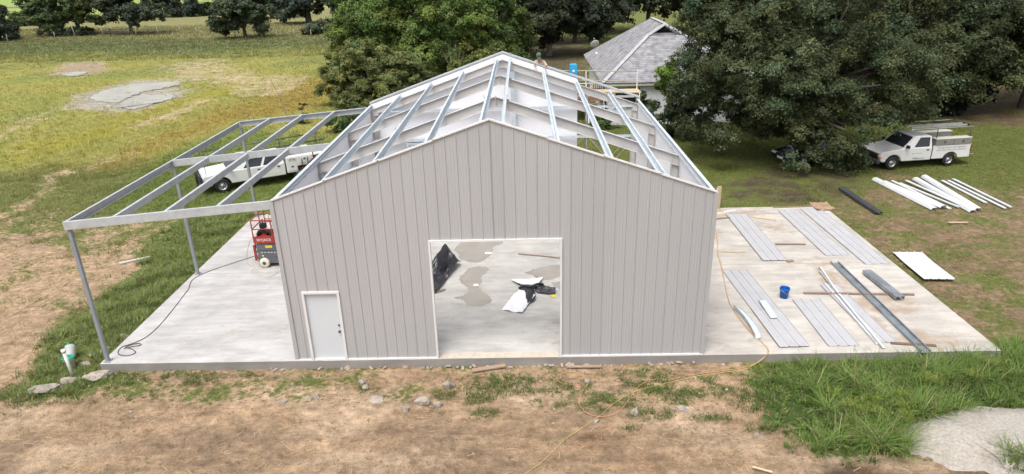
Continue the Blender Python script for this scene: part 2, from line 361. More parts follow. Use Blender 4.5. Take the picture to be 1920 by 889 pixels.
class MB:
    """Collects simple shapes and links them as one mesh object."""
    def __init__(s): s.v = []; s.f = []; s.mi = []; s.sm = []
    def add(s, verts, faces, mi=0, smooth=False):
        o = len(s.v); s.v += [tuple(map(float, q)) for q in verts]
        for fc in faces: s.f.append(tuple(i + o for i in fc)); s.mi.append(mi); s.sm.append(smooth)
        return s
    def box(s, x0, x1, y0, y1, z0, z1, mi=0, mtx=None):
        v = [Vector(q) for q in ((x0, y0, z0), (x1, y0, z0), (x1, y1, z0), (x0, y1, z0), (x0, y0, z1), (x1, y0, z1), (x1, y1, z1), (x0, y1, z1))]
        if mtx is not None: v = [mtx @ q for q in v]
        return s.add(v, [(3, 2, 1, 0), (4, 5, 6, 7), (0, 1, 5, 4), (1, 2, 6, 5), (2, 3, 7, 6), (3, 0, 4, 7)], mi)
    def extrude(s, prof, p0, p1, upv=(0, 0, 1), mi=0, smooth=False, caps=True):
        """closed 2-D profile (side, up) swept from p0 to p1"""
        p0 = Vector(p0); p1 = Vector(p1); d = (p1 - p0).normalized(); upv = Vector(upv)
        side = d.cross(upv).normalized(); uu = side.cross(d).normalized(); n = len(prof)
        v = [p0 + side * a + uu * b for a, b in prof] + [p1 + side * a + uu * b for a, b in prof]
        f = [(i, (i + 1) % n, n + (i + 1) % n, n + i) for i in range(n)]
        s.add(v, f, mi, smooth)
        if caps:
            s.add(v, [tuple(range(n - 1, -1, -1)), tuple(range(n, 2 * n))], mi)
        return s
    def bar(s, p0, p1, w_, h, upv=(0, 0, 1), mi=0):
        a, b = w_ / 2, h / 2
        return s.extrude([(-a, -b), (a, -b), (a, b), (-a, b)], p0, p1, upv, mi)
    def tube(s, pts, r, seg=8, mi=0, closed=False):
        pts = [Vector(q) for q in pts]; n = len(pts)
        rs = r if isinstance(r, (list, tuple)) else [r] * n
        rings = []; prev = None
        for i, q in enumerate(pts):
            d = (pts[min(i + 1, n - 1)] - pts[max(i - 1, 0)])
            if d.length < 1e-9: d = Vector((0, 0, 1))
            d.normalize()
            if prev is None:
                a = d.orthogonal().normalized()
            else:
                a = (prev - d * prev.dot(d))
                a = a.normalized() if a.length > 1e-6 else d.orthogonal().normalized()
            prev = a; b = d.cross(a)
            rings.append([q + (a * math.cos(2 * math.pi * k / seg) + b * math.sin(2 * math.pi * k / seg)) * rs[i] for k in range(seg)])
        v = [q for rg in rings for q in rg]; f = []
        for i in range(n - 1):
            for k in range(seg):
                f.append((i * seg + k, i * seg + (k + 1) % seg, (i + 1) * seg + (k + 1) % seg, (i + 1) * seg + k))
        s.add(v, f, mi, True)
        s.add(rings[0], [tuple(range(seg - 1, -1, -1))], mi); s.add(rings[-1], [tuple(range(seg))], mi)
        return s
    def lathe(s, prof, c=(0, 0, 0), axis='z', seg=20, mi=0, mtx=None, smooth=True):
        """profile of (radius, height) turned round an axis"""
        v = []; n = len(prof)
        for k in range(seg):
            a = 2 * math.pi * k / seg
            for r, h in prof:
                q = (r * math.cos(a), r * math.sin(a), h)
                if axis == 'y': q = (q[0], q[2], q[1])
                if axis == 'x': q = (q[2], q[0], q[1])
                q = Vector(q)
                if mtx is not None: q = mtx @ q
                v.append(q + Vector(c))
        f = []
        for k in range(seg):
            for i in range(n - 1):
                a, b = k * n + i, ((k + 1) % seg) * n + i
                f.append((a, b, b + 1, a + 1))
        return s.add(v, f, mi, smooth)
    def loft(s, secs, mi=0, smooth=False, caps=True):
        n = len(secs[0]); v = [q for sc in secs for q in sc]; f = []
        for i in range(len(secs) - 1):
            for k in range(n):
                f.append((i * n + k, i * n + (k + 1) % n, (i + 1) * n + (k + 1) % n, (i + 1) * n + k))
        s.add(v, f, mi, smooth)
        if caps:
            s.add(secs[0], [tuple(range(n - 1, -1, -1))], mi); s.add(secs[-1], [tuple(range(n))], mi)
        return s
    def plate(s, pts, th, nrm, mi=0):
        """flat polygon with thickness th along nrm"""
        nrm = Vector(nrm).normalized() * th; pts = [Vector(q) for q in pts]; n = len(pts)
        v = pts + [q + nrm for q in pts]
        f = [tuple(range(n - 1, -1, -1)), tuple(range(n, 2 * n))] + [(i, (i + 1) % n, n + (i + 1) % n, n + i) for i in range(n)]
        return s.add(v, f, mi)
    def build(s, name, mats, parent=None, bevel=0.0, segs=2, fix=True):
        me = bpy.data.meshes.new(name)
        me.from_pydata(s.v, [], s.f)
        if not isinstance(mats, (list, tuple)): mats = [mats]
        for mm in mats: me.materials.append(mm)
        me.polygons.foreach_set("material_index", s.mi); me.polygons.foreach_set("use_smooth", s.sm)
        if fix:
            bm = bmesh.new(); bm.from_mesh(me); bmesh.ops.remove_doubles(bm, verts=bm.verts, dist=1e-5)
            bmesh.ops.recalc_face_normals(bm, faces=bm.faces)
            if bevel > 0:
                ed = [e for e in bm.edges if len(e.link_faces) == 2 and e.calc_face_angle(0) > .5]
                bmesh.ops.bevel(bm, geom=ed, offset=bevel, segments=segs, affect='EDGES', profile=.5, clamp_overlap=True)
            bm.to_mesh(me); bm.free()
        me.update()
        return link(bpy.data.objects.new(name, me), parent)

def np_mesh(name, verts, faces, mtl, parent=None, tint=None, smooth=False):
    """big meshes from arrays; faces (n,3) or (n,4); tint per vertex (n,3)"""
    me = bpy.data.meshes.new(name)
    nv = len(verts); nf, k = faces.shape
    me.vertices.add(nv); me.vertices.foreach_set("co", np.ascontiguousarray(verts, dtype=np.float32).ravel())
    me.loops.add(nf * k); me.loops.foreach_set("vertex_index", np.ascontiguousarray(faces, dtype=np.int32).ravel())
    me.polygons.add(nf); me.polygons.foreach_set("loop_start", np.arange(0, nf * k, k, dtype=np.int32))
    me.polygons.foreach_set("use_smooth", np.full(nf, smooth))
    if tint is not None:
        a = me.attributes.new("tint", 'FLOAT_COLOR', 'POINT')
        c = np.ones((nv, 4), np.float32); c[:, :3] = tint; a.data.foreach_set("color", c.ravel())
    me.materials.append(mtl); me.update(calc_edges=True)
    return link(bpy.data.objects.new(name, me), parent)

def text_obj(name, body, size, mtx, mtl, parent, extrude=.002, spacing=1.0, width=None):
    cu = bpy.data.curves.new("lettering", 'FONT'); cu.body = body; cu.size = size; cu.extrude = extrude
    cu.align_x = 'CENTER'; cu.align_y = 'CENTER'; cu.space_character = spacing; cu.resolution_u = 2
    tmp = bpy.data.objects.new("lettering", cu); COL.objects.link(tmp)
    bpy.context.view_layer.update()
    me = bpy.data.meshes.new_from_object(tmp.evaluated_get(bpy.context.evaluated_depsgraph_get()))
    COL.objects.unlink(tmp); bpy.data.objects.remove(tmp)
    if width:
        xs = [v.co.x for v in me.vertices]; k = width / (max(xs) - min(xs))
        for v in me.vertices: v.co.x *= k
    me.materials.clear(); me.materials.append(mtl)
    o = bpy.data.objects.new(name, me); o.matrix_basis = mtx
    return link(o, parent)

def spline(pts, n=6):
    pts = [Vector(q) for q in pts]; out = []
    for i in range(len(pts) - 1):
        p0 = pts[max(i - 1, 0)]; p1 = pts[i]; p2 = pts[i + 1]; p3 = pts[min(i + 2, len(pts) - 1)]
        for k in range(n):
            t = k / n
            out.append(.5 * ((2 * p1) + (p2 - p0) * t + (2 * p0 - 5 * p1 + 4 * p2 - p3) * t * t + (3 * p1 - p0 - 3 * p2 + p3) * t ** 3))
    out.append(pts[-1]); return out

# ------------------------------------------------------------------ ground zones (world coordinates)
LEFT_DIRT = [(-18.26, 12.33), (-16.87, 12.96), (-12.63, 9.50), (-11.06, 10.33), (-8.26, 9.30), (-7.61, 6.60), (-8.81, 5.48), (-8.21, 3.56), (-8.86, 2.46), (-9.09, 1.43), (-8.75, 0.17), (-8.80, -0.68), (-22, -2), (-22, 9)]
LEFT_DIRT2 = [(-11.98, 3.69), (-10.39, 4.87), (-9.14, 1.77), (-8.41, 0.16), (-7.56, -1.75), (-5.99, -4.55), (-30, -9), (-30, 4)]
PATH = [(-20.24, 15.05), (-21.33, 19.13), (-21.53, 22.90), (-20.19, 26.60), (-19.09, 25.57), (-19.94, 20.89), (-20.02, 18.56), (-18.49, 14.56), (-18.53, 12.69), (-30, 14), (-30, 11)]
SAND1 = [(-40.52, 70.86), (-35.56, 77.15), (-22.20, 60.19), (-15.60, 58.44), (-15.19, 46.85), (-20.07, 45.57), (-25.51, 53.59), (-32.79, 58.04)]
SAND2 = [(-24.86, 35.02), (-24.97, 41.24), (-24.45, 47.46), (-21.13, 45.70), (-21.33, 36.59), (-22.93, 33.03)]
SAND3 = [(-34.78, 35.06), (-35.67, 40.17), (-34.23, 41.58), (-32.73, 37.16), (-31.83, 31.00)]
SAND4 = [(-30.28, 28.87), (-29.91, 30.83), (-28.51, 27.99), (-28.64, 26.60)]
MUD1 = [(-50.76, 63.73), (-55.94, 77.03), (-48.98, 75.29), (-43.99, 67.74), (-44.62, 61.63)]
MUD2 = [(-34.71, 42.32), (-38.03, 49.15), (-36.47, 59.30), (-30.77, 58.83), (-25.55, 47.59), (-26.24, 43.76), (-27.09, 39.90)]
BANDY = [(-30.28, 28.87), (-27.50, 31.76), (-26.23, 39.16), (-25.31, 44.91), (-23.92, 56.75), (-20.72, 51.35), (-22.48, 40.96), (-22.93, 33.03), (-24.91, 27.69), (-25.75, 22.63)]
BANDO = [(-20.80, 22.27), (-19.87, 31.06), (-19.02, 40.58), (-17.17, 55.78), (-12.98, 55.17), (-10.21, 40.72), (-15.85, 36.03), (-17.84, 29.30), (-18.71, 22.12)]
RIGHT_DIRT = [(23.41, 16.65), (24.30, 14.44), (24.66, 12.14), (28.00, 11.26), (28.50, 9.93), (40, 8), (40, 2), (24.23, 3.63), (24.05, 5.34), (24.53, 7.80), (23.32, 9.58), (21.81, 11.26), (21.61, 13.04)]
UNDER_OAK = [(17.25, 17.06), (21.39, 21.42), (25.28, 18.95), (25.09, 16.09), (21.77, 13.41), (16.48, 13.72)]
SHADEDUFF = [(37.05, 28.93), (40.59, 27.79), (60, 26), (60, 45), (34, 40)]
BACKSHADE = [(4.58, 57.98), (2.86, 90.43), (15.26, 91.37), (16.80, 74.41), (13.87, 51.30)]  # shade under the back trees, painted as darker ground
DARKSOIL = [(13.70, -4.86), (14.33, -4.24), (15.39, -4.17), (16.28, -4.41), (17.14, -4.66), (18.54, -4.78), (30, -6), (30, -9), (13, -9)]
LUSHR = [(13.35, -1.21), (14.81, -0.10), (16.53, -0.48), (18.63, -0.02), (21.43, 0.41), (26, 1.5), (27, -3.0), (20.03, -2.58), (18.13, -2.77), (16.35, -3.79), (14.65, -4.38), (13.75, -3.75), (13.10, -2.89)]
LUSHL = [(-8.03, -0.14), (-9.05, 2.46), (-8.74, 4.81), (-9.04, 7.67), (-9.94, 11.23), (-8.62, 14.00), (-6.47, 13.28), (-5.93, 12.53), (-5.86, 6.53), (-6.14, 2.55), (-6.19, 0.11), (-5.28, -0.77), (-7.60, -1.24)]
GREENL = [(-15.27, 15.17), (-16.37, 20.85), (-16.74, 27.01), (-14.72, 33.13), (-6.69, 29.08), (-4.25, 13.76), (-9.94, 11.23)]
FIELDLINE_Y = 100.0

def zf(x, y):
    x = np.asarray(x, float); y = np.asarray(y, float)
    z = GZ + (vnoise(x, y, 3.0, 11, 4) - .5) * .10 + (vnoise(x, y, .45, 21, 3) - .5) * .05
    slabw = ell(x, y, 7.5, 6.3, 14.5, 7.5, .12)
    z = z * (1 - slabw) + slabw * (GZ - .01 + (vnoise(x, y, .45, 21, 3) - .5) * .03)
    z = z + ell(x, y, 18.9, -3.75, 2.2, 1.1, .6) * .22
    for yr in (-3.45, -4.35):
        dd = np.abs(y - yr - .28 * np.sin(x * .23 + .5)) 
        z = z - np.exp(-(dd / .16) ** 2) * .035 * sstep(15, 12, x)
    far = sstep(40, 300, np.hypot(x, y))
    return z + far * (vnoise(x, y, 60, 5, 2) - .5) * .8

def zones(x, y):
    x = np.asarray(x, float); y = np.asarray(y, float)
    n = vnoise(x, y, 2.2, 31, 4); nb = vnoise(x, y, 7, 41, 4)
    xx = x + (vnoise(x, y, 3, 51, 3) - .5) * 2.0; yy = y + (vnoise(x, y, 3, 61, 3) - .5) * 1.6
    def mixc(c, t, col):
        return c * (1 - t[:, None]) + t[:, None] * np.array(col)[None]
    bare = np.full(x.shape, .10)
    bare = np.maximum(bare, sstep(20.5, 21.5, x) * sstep(26, 18, y) * sstep(-2, 2, y) * (.22 + .3 * sstep(.45, .65, nb)))
    g = np.tile(np.array([.125, .145, .042]), (len(x), 1))
    d = np.tile(np.array([.355, .25, .158]), (len(x), 1))
    # the meadow on the left
    fld = sstep(-2, -9, xx) * sstep(19, 30, yy - .25 * (xx + 10))
    g = mixc(g, fld, (.255, .245, .066))
    g = mixc(g, fld * sstep(.5, .7, nb), (.21, .228, .06))
    g = mixc(g, poly_in(xx, yy, BANDY, 1.2), (.26, .245, .05))
    g = mixc(g, poly_in(xx, yy, BANDO, 2.0) * .9, (.245, .185, .045))
    b2 = sstep(62, 82, y + (nb - .5) * 30)
    g = mixc(g, b2 * sstep(20, 0, x), (.175, .19, .06))
    g = mixc(g, sstep(80, 92, y + (nb - .5) * 18) * sstep(20, 0, x), (.125, .145, .058))
    tan_ = sstep(103, 112, y + .18 * (x + 70) + (n - .5) * 4)
    g = mixc(g, tan_, (.20, .195, .085))
    g = mixc(g, sstep(178, 190, y + (n - .5) * 4), (.235, .31, .085))
    g = mixc(g, sstep(228, 234, y) * sstep(246, 240, y), (.16, .15, .10))
    # lawns
    g = mixc(g, sstep(-6.5, -9, xx) * (1 - fld), (.15, .165, .055))
    g = mixc(g, poly_in(xx, yy, GREENL, 1.8) * .85, (.115, .16, .038))
    g = mixc(g, poly_in(xx, yy, LUSHL, 1.0) * .8, (.115, .15, .045))
    g = mixc(g, poly_in(x, y, LUSHR, .5), (.055, .09, .022))
    g = mixc(g, sstep(9, 13, x) * sstep(14, 19, y) * (1 - fld) * .7, (.105, .125, .03))
    # bare soil
    fr = sstep(-1.2, -2.3, y + (n - .5) * 1.6) * sstep(15.2, 13.6, x + (n - .5) * 2.2)
    st = sstep(.3, -.2, y) * sstep(14.4, 13.0, x) * sstep(-6.4, -5.4, x)
    bare = np.maximum(bare, st * (.74 - .25 * sstep(.5, .62, vnoise(x, y, 1.6, 71, 3))))
    bare = np.maximum(bare, fr * 1.15)
    bare = np.maximum(bare, poly_in(xx, yy, LEFT_DIRT, 1.6) * .70)
    bare = np.maximum(bare, poly_in(xx, yy, LEFT_DIRT2, .9) * 1.0)
    bare = np.maximum(bare, sstep(-7.5, -11, xx) * sstep(19, 11, yy) * .47)
    bare = np.maximum(bare, poly_in(xx, yy, PATH, 1.4) * .66)
    for pz, v in ((SAND1, .54), (SAND2, .60), (SAND3, .6), (SAND4, .6), (MUD1, .74), (MUD2, .80)):
        bare = np.maximum(bare, poly_in(xx, yy, pz, 2.6) * v)
    bare = np.maximum(bare, poly_in(xx, yy, RIGHT_DIRT, 1.6) * .58)
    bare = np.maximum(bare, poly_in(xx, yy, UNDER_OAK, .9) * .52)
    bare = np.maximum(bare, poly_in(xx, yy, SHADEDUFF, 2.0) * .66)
    bare = np.maximum(bare, poly_in(xx, yy, BACKSHADE, 5.0) * .75)  # extra bare ground so the painted tree shade shows
    bare = np.maximum(bare, poly_in(x, y, DARKSOIL, .35) * 1.3)
    bare = np.maximum(bare, ell(x, y, 14.6, 12.9, 3.2, .5, .5) * .9)
    bare = bare * (1 - .9 * poly_in(x, y, LUSHR, .4)) * (1 - .55 * poly_in(x, y, LUSHL, .5))
    d0 = None
    bare = np.where(np.abs(y - 6) < 7.2, np.where((x > -7) & (x < 22), np.minimum(bare, 1), bare), bare)
    d = mixc(d, sstep(-6, -11, x) * sstep(-4.5, 0, y), (.40, .285, .185))
    d = mixc(d, sstep(16, 24, y) * sstep(-6, -12, x), (.42, .335, .215))
    d = mixc(d, poly_in(xx, yy, MUD1, 1.5), (.33, .255, .19))
    d = mixc(d, poly_in(xx, yy, MUD2, 1.5) * .8, (.31, .30, .27))
    d = mixc(d, sstep(14, 18, x) * sstep(-1, 1, y), (.235, .165, .105))
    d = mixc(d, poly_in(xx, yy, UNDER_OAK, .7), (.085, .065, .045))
    d = mixc(d, poly_in(xx, yy, BACKSHADE, 5.0), (.10, .085, .05))  # tree shade put into the soil colour
    g = mixc(g, poly_in(xx, yy, BACKSHADE, 6.0), (.06, .08, .03))  # same painted shade in the turf colour
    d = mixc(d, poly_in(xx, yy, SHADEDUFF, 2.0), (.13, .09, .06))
    d = mixc(d, poly_in(x, y, DARKSOIL, .35), (.075, .05, .036))
    for yr in (-3.45, -4.35):
        dd = np.abs(y - yr - .28 * np.sin(x * .23 + .5) - (n - .5) * .25)
        d = mixc(d, np.exp(-(dd / .2) ** 2) * sstep(.35, .6, vnoise(x * .6, y, 1.3, 97, 3)) * .7, (.22, .15, .10))
    d = mixc(d, sstep(.5, .68, vnoise(x, y, 1.7, 83, 4)) * sstep(0, -1.5, y) * sstep(-3, 1, x) * .7, (.22, .135, .08))
    d = mixc(d, sstep(.55, .72, vnoise(x * .5, y, 1.1, 87, 4)) * sstep(-1.5, -3, y) * .6, (.245, .175, .12))
    d = mixc(d, sstep(.55, .7, vnoise(x * .6, y, 1.4, 91, 4)) * sstep(0, -2, y) * .75, (.47, .35, .24))
    return bare, g, d

def graded(lo, a, b_, hi, step, grow):
    c = list(np.arange(a, b_ + 1e-6, step)); s = step; q = c[-1]
    while q < hi: s *= grow; q += s; c.append(q)
    s = step; q = a; L_ = []
    while q > lo: s *= grow; q -= s; L_.append(q)
    return np.array(L_[::-1] + c)

gx = graded(-1500, -22, 34, 1500, .22, 1.035)
gy = graded(-1200, -6, 22, 2200, .22, 1.03)
GXm, GYm = np.meshgrid(gx, gy)
fx_, fy_ = GXm.ravel(), GYm.ravel()
gv = np.stack([fx_, fy_, zf(fx_, fy_)], 1)
nxg, nyg = len(gx), len(gy)
ii = np.arange(nxg * nyg).reshape(nyg, nxg)
gf = np.stack([ii[:-1, :-1].ravel(), ii[:-1, 1:].ravel(), ii[1:, 1:].ravel(), ii[1:, :-1].ravel()], 1)
ground = np_mesh("ground", gv, gf, M['ground'], smooth=True)
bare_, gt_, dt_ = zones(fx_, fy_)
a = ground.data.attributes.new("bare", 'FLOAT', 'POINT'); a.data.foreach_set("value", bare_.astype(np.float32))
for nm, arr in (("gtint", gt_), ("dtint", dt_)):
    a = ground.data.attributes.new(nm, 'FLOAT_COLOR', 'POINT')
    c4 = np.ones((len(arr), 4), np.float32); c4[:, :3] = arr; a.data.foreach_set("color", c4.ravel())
tag(ground, kind='structure')

def outline_sheet(name, pts, z, mtl, th=.006, jag=.12, seed=0, sub=5):
    """thin flat sheet with an uneven outline, lying on a surface"""
    P_ = spline([(x, y, 0) for x, y in pts] + [(*pts[0], 0)], sub)[:-1]
    rr = random.Random(seed)
    P_ = [Vector((q.x + rr.uniform(-jag, jag), q.y + rr.uniform(-jag, jag), z)) for q in P_]
    bm = bmesh.new(); vs = [bm.verts.new(q) for q in P_]; fc = bm.faces.new(vs)
    if fc.normal.z < 0: fc.normal_flip()
    r = bmesh.ops.extrude_face_region(bm, geom=[fc]); 
    for e in r['geom']:
        if isinstance(e, bmesh.types.BMVert): e.co.z += th
    bmesh.ops.recalc_face_normals(bm, faces=bm.faces); bmesh.ops.triangulate(bm, faces=[f for f in bm.faces if len(f.verts) > 4])
    me = bpy.data.meshes.new(name); bm.to_mesh(me); bm.free(); me.materials.append(mtl)
    return link(bpy.data.objects.new(name, me))

# pools of standing water in the meadow
def shrink(pts, k):
    cx = sum(p[0] for p in pts) / len(pts); cy = sum(p[1] for p in pts) / len(pts)
    return [(cx + (p[0] - cx) * k, cy + (p[1] - cy) * k) for p in pts]
for k, pts in enumerate(([(-35.42, 46.64), (-36.63, 51.31), (-35.26, 55.93), (-31.32, 57.47), (-29.16, 54.75), (-30.21, 51.69), (-31.10, 49.71), (-30.58, 44.02), (-32.76, 44.77)],
                         [(-30.42, 44.00), (-30.90, 48.82), (-27.09, 48.63), (-25.97, 46.83), (-26.50, 44.29), (-27.11, 41.25), (-28.77, 41.66)],
                         [(-48.98, 64.68), (-47.66, 66.58), (-45.43, 64.55), (-45.58, 62.16), (-47.40, 62.83)])):
    zz = max(zf(np.array([p[0] for p in pts]), np.array([p[1] for p in pts]))) + .02
    tag(outline_sheet("water", shrink(pts, .86), zz, M['pond'], .01, .30, k, 12), kind='structure')

# ------------------------------------------------------------------ concrete slabs
def slab(x0, x1, y0, y1, base, marks):
    xs = np.arange(x0, x1 + 1e-6, (x1 - x0) / max(2, round((x1 - x0) / .12))); ys = np.linspace(y0, y1, max(2, round((y1 - y0) / .12)))
    X, Y_ = np.meshgrid(xs, ys); nx, ny = len(xs), len(ys)
    top = np.stack([X.ravel(), Y_.ravel(), np.zeros(X.size)], 1)
    i = np.arange(nx * ny).reshape(ny, nx)
    f = np.stack([i[:-1, :-1].ravel(), i[:-1, 1:].ravel(), i[1:, 1:].ravel(), i[1:, :-1].ravel()], 1)
    # sides
    ring = list(i[0, :]) + list(i[1:, -1]) + list(i[-1, ::-1][1:]) + list(i[::-1, 0][1:-1])
    b0 = len(top); low = top[ring].copy(); low[:, 2] = -.6
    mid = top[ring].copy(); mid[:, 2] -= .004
    n = len(ring); sf = [(b0 + k, b0 + n + k, b0 + n + (k + 1) % n, b0 + (k + 1) % n) for k in range(n)] + [(ring[k], b0 + k, b0 + (k + 1) % n, ring[(k + 1) % n]) for k in range(n)]
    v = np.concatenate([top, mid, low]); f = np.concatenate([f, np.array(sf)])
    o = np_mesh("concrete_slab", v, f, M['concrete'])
    st = np.zeros(len(v))
    for (cx, cy, rx, ry, amt) in marks: st = np.maximum(st, amt * ell(v[:, 0], v[:, 1], cx, cy, rx, ry, .6))
    st[b0:] = .3
    a = o.data.attributes.new("stain", 'FLOAT', 'POINT'); a.data.foreach_set("value", st.astype(np.float32))
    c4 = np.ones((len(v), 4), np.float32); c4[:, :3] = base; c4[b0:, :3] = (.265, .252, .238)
    a = o.data.attributes.new("base", 'FLOAT_COLOR', 'POINT'); a.data.foreach_set("color", c4.ravel())
    return tag(o, kind='structure')
slab(-6.05, -.004, -.096, 6.26, (.455, .445, .44), [(-2, 2, 2.5, 1, .4), (-3, 6, 1.5, 1.2, .3)])
slab(-6.05, -.004, 6.272, 12.85, (.445, .435, .425), [(-3, 7, 1.5, 1.2, .45), (-2, 9.5, 1.5, .8, .4)])
slab(0, 12.192, -.096, 13.3, (.455, .44, .415), [(8, 1.2, 1.2, .8, .5), (6, 12, 6, 1.5, .4)])
RMARKS = [(19.0, 3.0, 1.6, .9, .8), (18.2, 4.8, .7, 1.3, .85), (18.0, 1.6, .5, 1.2, .9), (19.2, .6, 1.2, .7, .75),
     (15.5, 11.9, 3.5, .7, .8), (17.6, 10.0, 1.5, 1.0, .62), (18.3, 6.4, 1.2, .5, .7), (14.5, 9.5, 1.5, 1.5, .5), (20.6, .6, .6, .5, .6), (13.5, .5, 1.2, .5, .5), (20.0, 3.3, .9, .5, .55)]
for ya_, yb2, cc in ((-.096, 6.24, (.475, .445, .405)), (6.252, 12.62, (.462, .434, .395))):
    slab(12.196, 21.0, ya_, yb2, cc, RMARKS)

# rough spill of footing concrete under the slab's front edge
mb = MB(); rr = random.Random(3)
for k in range(60):
    x = rr.uniform(-1.0, 12.6); y = -.11 - abs(rr.gauss(0, .05)); s = rr.uniform(.03, .10)
    z = GZ + rr.uniform(-.02, .05)
    mtx = Matrix.Translation((x, y, z)) @ Euler((rr.uniform(-.4, .4), rr.uniform(-.4, .4), rr.uniform(0, 3))).to_matrix().to_4x4()
    mb.box(-s, s, -s * .5, s * .5, -s * .3, s * .4, 0, mtx)
tag(mb.build("footing_rubble", M['footing'], bevel=.012, segs=1), kind='stuff')

# ------------------------------------------------------------------ the metal building
W = 12.192; EAVE = 5.11; SL = .346; MID = W / 2
YB = 13.02
def roof_z(x): return EAVE + SL * min(x, W - x)
bld = empty("metal_building", (0, 0, 0), 0, "grey ribbed metal building with an open roof frame, big doorway and white side door", "building")

def strip_wall(prof, zb, zt, mapf, th, name, mtl, parent):
    """prof: (s, d) points along the wall; sheet from zb(s) to zt(s) with thickness th"""
    mb = MB(); n = len(prof)
    F0 = [mapf(s, d, zb(s)) for s, d in prof]; F1 = [mapf(s, d, zt(s)) for s, d in prof]
    B0 = [mapf(s, d - th, zb(s)) for s, d in prof]; B1 = [mapf(s, d - th, zt(s)) for s, d in prof]
    v = F0 + F1 + B0 + B1; f = []
    for i in range(n - 1):
        f += [(i, i + 1, n + i + 1, n + i), (2 * n + i + 1, 2 * n + i, 3 * n + i, 3 * n + i + 1),
              (n + i, n + i + 1, 3 * n + i + 1, 3 * n + i), (2 * n + i, 2 * n + i + 1, i + 1, i)]
    f += [(0, n, 3 * n, 2 * n), (n - 1, 3 * n - 1, 4 * n - 1, 2 * n - 1)]
    mb.add(v, f)
    return mb.build(name, mtl, parent)

FT = .3048
def rib_profile(s0, s1, phase=0.0):
    """one raised rib per foot with two faint stiffeners between"""
    base = [(0, 0), (.013, .018), (.037, .018), (.05, 0), (.135, 0), (.145, .0028), (.165, .0028), (.175, 0), (.215, 0), (.225, .0028), (.245, .0028), (.255, 0)]
    pts = []
    k0 = int(math.floor((s0 - phase) / FT)) - 1
    for k in range(k0, k0 + int((s1 - s0) / FT) + 4):
        for s, d in base: pts.append((phase + k * FT + s, d))
    def dep(q):
        for (a, da), (b_, db) in zip(pts, pts[1:]):
            if a <= q <= b_: return da + (db - da) * (q - a) / max(b_ - a, 1e-9)
        return 0
    inner = [(s, d) for s, d in pts if s0 + 1e-4 < s < s1 - 1e-4]
    return [(s0, dep(s0))] + inner + [(s1, dep(s1))]

DX0, DX1, DZ = 4.30, 7.96, 3.80
MX0, MX1, MZ = .50, 1.50, 2.26
front = lambda s, d, z: (s, -.035 - d, z)
def zb_front(x0, x1):
    if x0 >= DX0 - 1e-3 and x1 <= DX1 + 1e-3: return DZ
    if x0 >= MX0 - 1e-3 and x1 <= MX1 + 1e-3: return MZ
    return .012
edges = [k * 3 * FT for k in range(14)] + [W]
for k in range(14):
    a0, a1 = edges[k], edges[k + 1] - .003
    cuts = sorted([a0, a1] + [q for q in (DX0, DX1, MX0, MX1) if a0 < q < a1])
    segs = []
    for c0, c1 in zip(cuts, cuts[1:]):
        segs.append((rib_profile(c0, c1, -.02), zb_front(c0, c1)))
    # one sheet: strips joined into one mesh
    mb = MB()
    lift = .012 * ((k % 2) - .5)
    for prof, zb in segs:
        pr = prof
        if c_split := [q for q in (MID,) if pr[0][0] < q < pr[-1][0]]:
            pr = sorted(pr + [(MID, 0.0)])
        n = len(pr); zt = [roof_z(s) + .0 + lift for s, d in pr]
        F0 = [front(s, d, zb) for s, d in pr]; F1 = [front(s, d, z) for (s, d), z in zip(pr, zt)]
        B0 = [front(s, d - .006, zb) for s, d in pr]; B1 = [front(s, d - .006, z) for (s, d), z in zip(pr, zt)]
        f = []
        for i in range(n - 1):
            f += [(i, i + 1, n + i + 1, n + i), (2 * n + i + 1, 2 * n + i, 3 * n + i, 3 * n + i + 1),
                  (n + i, n + i + 1, 3 * n + i + 1, 3 * n + i), (2 * n + i, 2 * n + i + 1, i + 1, i)]
        f += [(0, n, 3 * n, 2 * n), (n - 1, 3 * n - 1, 4 * n - 1, 2 * n - 1)]
        mb.add(F0 + F1 + B0 + B1, f)
    mb.build("wall_panel", M['wall'], bld)

# white insulation on the inside of the walls
def liner(quads):
    mb = MB()
    for q, nrm in quads: mb.plate(q, .03, nrm)
    return mb.build("wall_liner", M['liner'], bld)
yl = .004
liner([([(0.02, yl, 0), (MX0, yl, 0), (MX0, yl, roof_z(MX0)), (.02, yl, roof_z(.02))], (0, 1, 0)),
       ([(MX0, yl, MZ), (MX1, yl, MZ), (MX1, yl, roof_z(MX1)), (MX0, yl, roof_z(MX0))], (0, 1, 0)),
       ([(MX1, yl, 0), (DX0, yl, 0), (DX0, yl, roof_z(DX0)), (MX1, yl, roof_z(MX1))], (0, 1, 0)),
       ([(DX0, yl, DZ), (DX1, yl, DZ), (DX1, yl, roof_z(DX1)), (MID, yl, roof_z(MID)), (DX0, yl, roof_z(DX0))], (0, 1, 0)),
       ([(DX1, yl, 0), (W - .02, yl, 0), (W - .02, yl, roof_z(W - .02)), (DX1, yl, roof_z(DX1))], (0, 1, 0))])
BX = 9.43
liner([([(.02, 13.16, 0), (BX, 13.16, 0), (BX, 13.16, roof_z(BX)), (MID, 13.16, roof_z(MID)), (.02, 13.16, roof_z(.02))], (0, 1, 0))])
liner([([(.01, .06, 0), (.01, 13.1, 0), (.01, 13.1, 4.98), (.01, .06, 4.98)], (1, 0, 0))])
liner([([(W - .01, .06, 0), (W - .01, 13.1, 0), (W - .01, 13.1, 4.98), (W - .01, .06, 4.98)], (-1, 0, 0))])
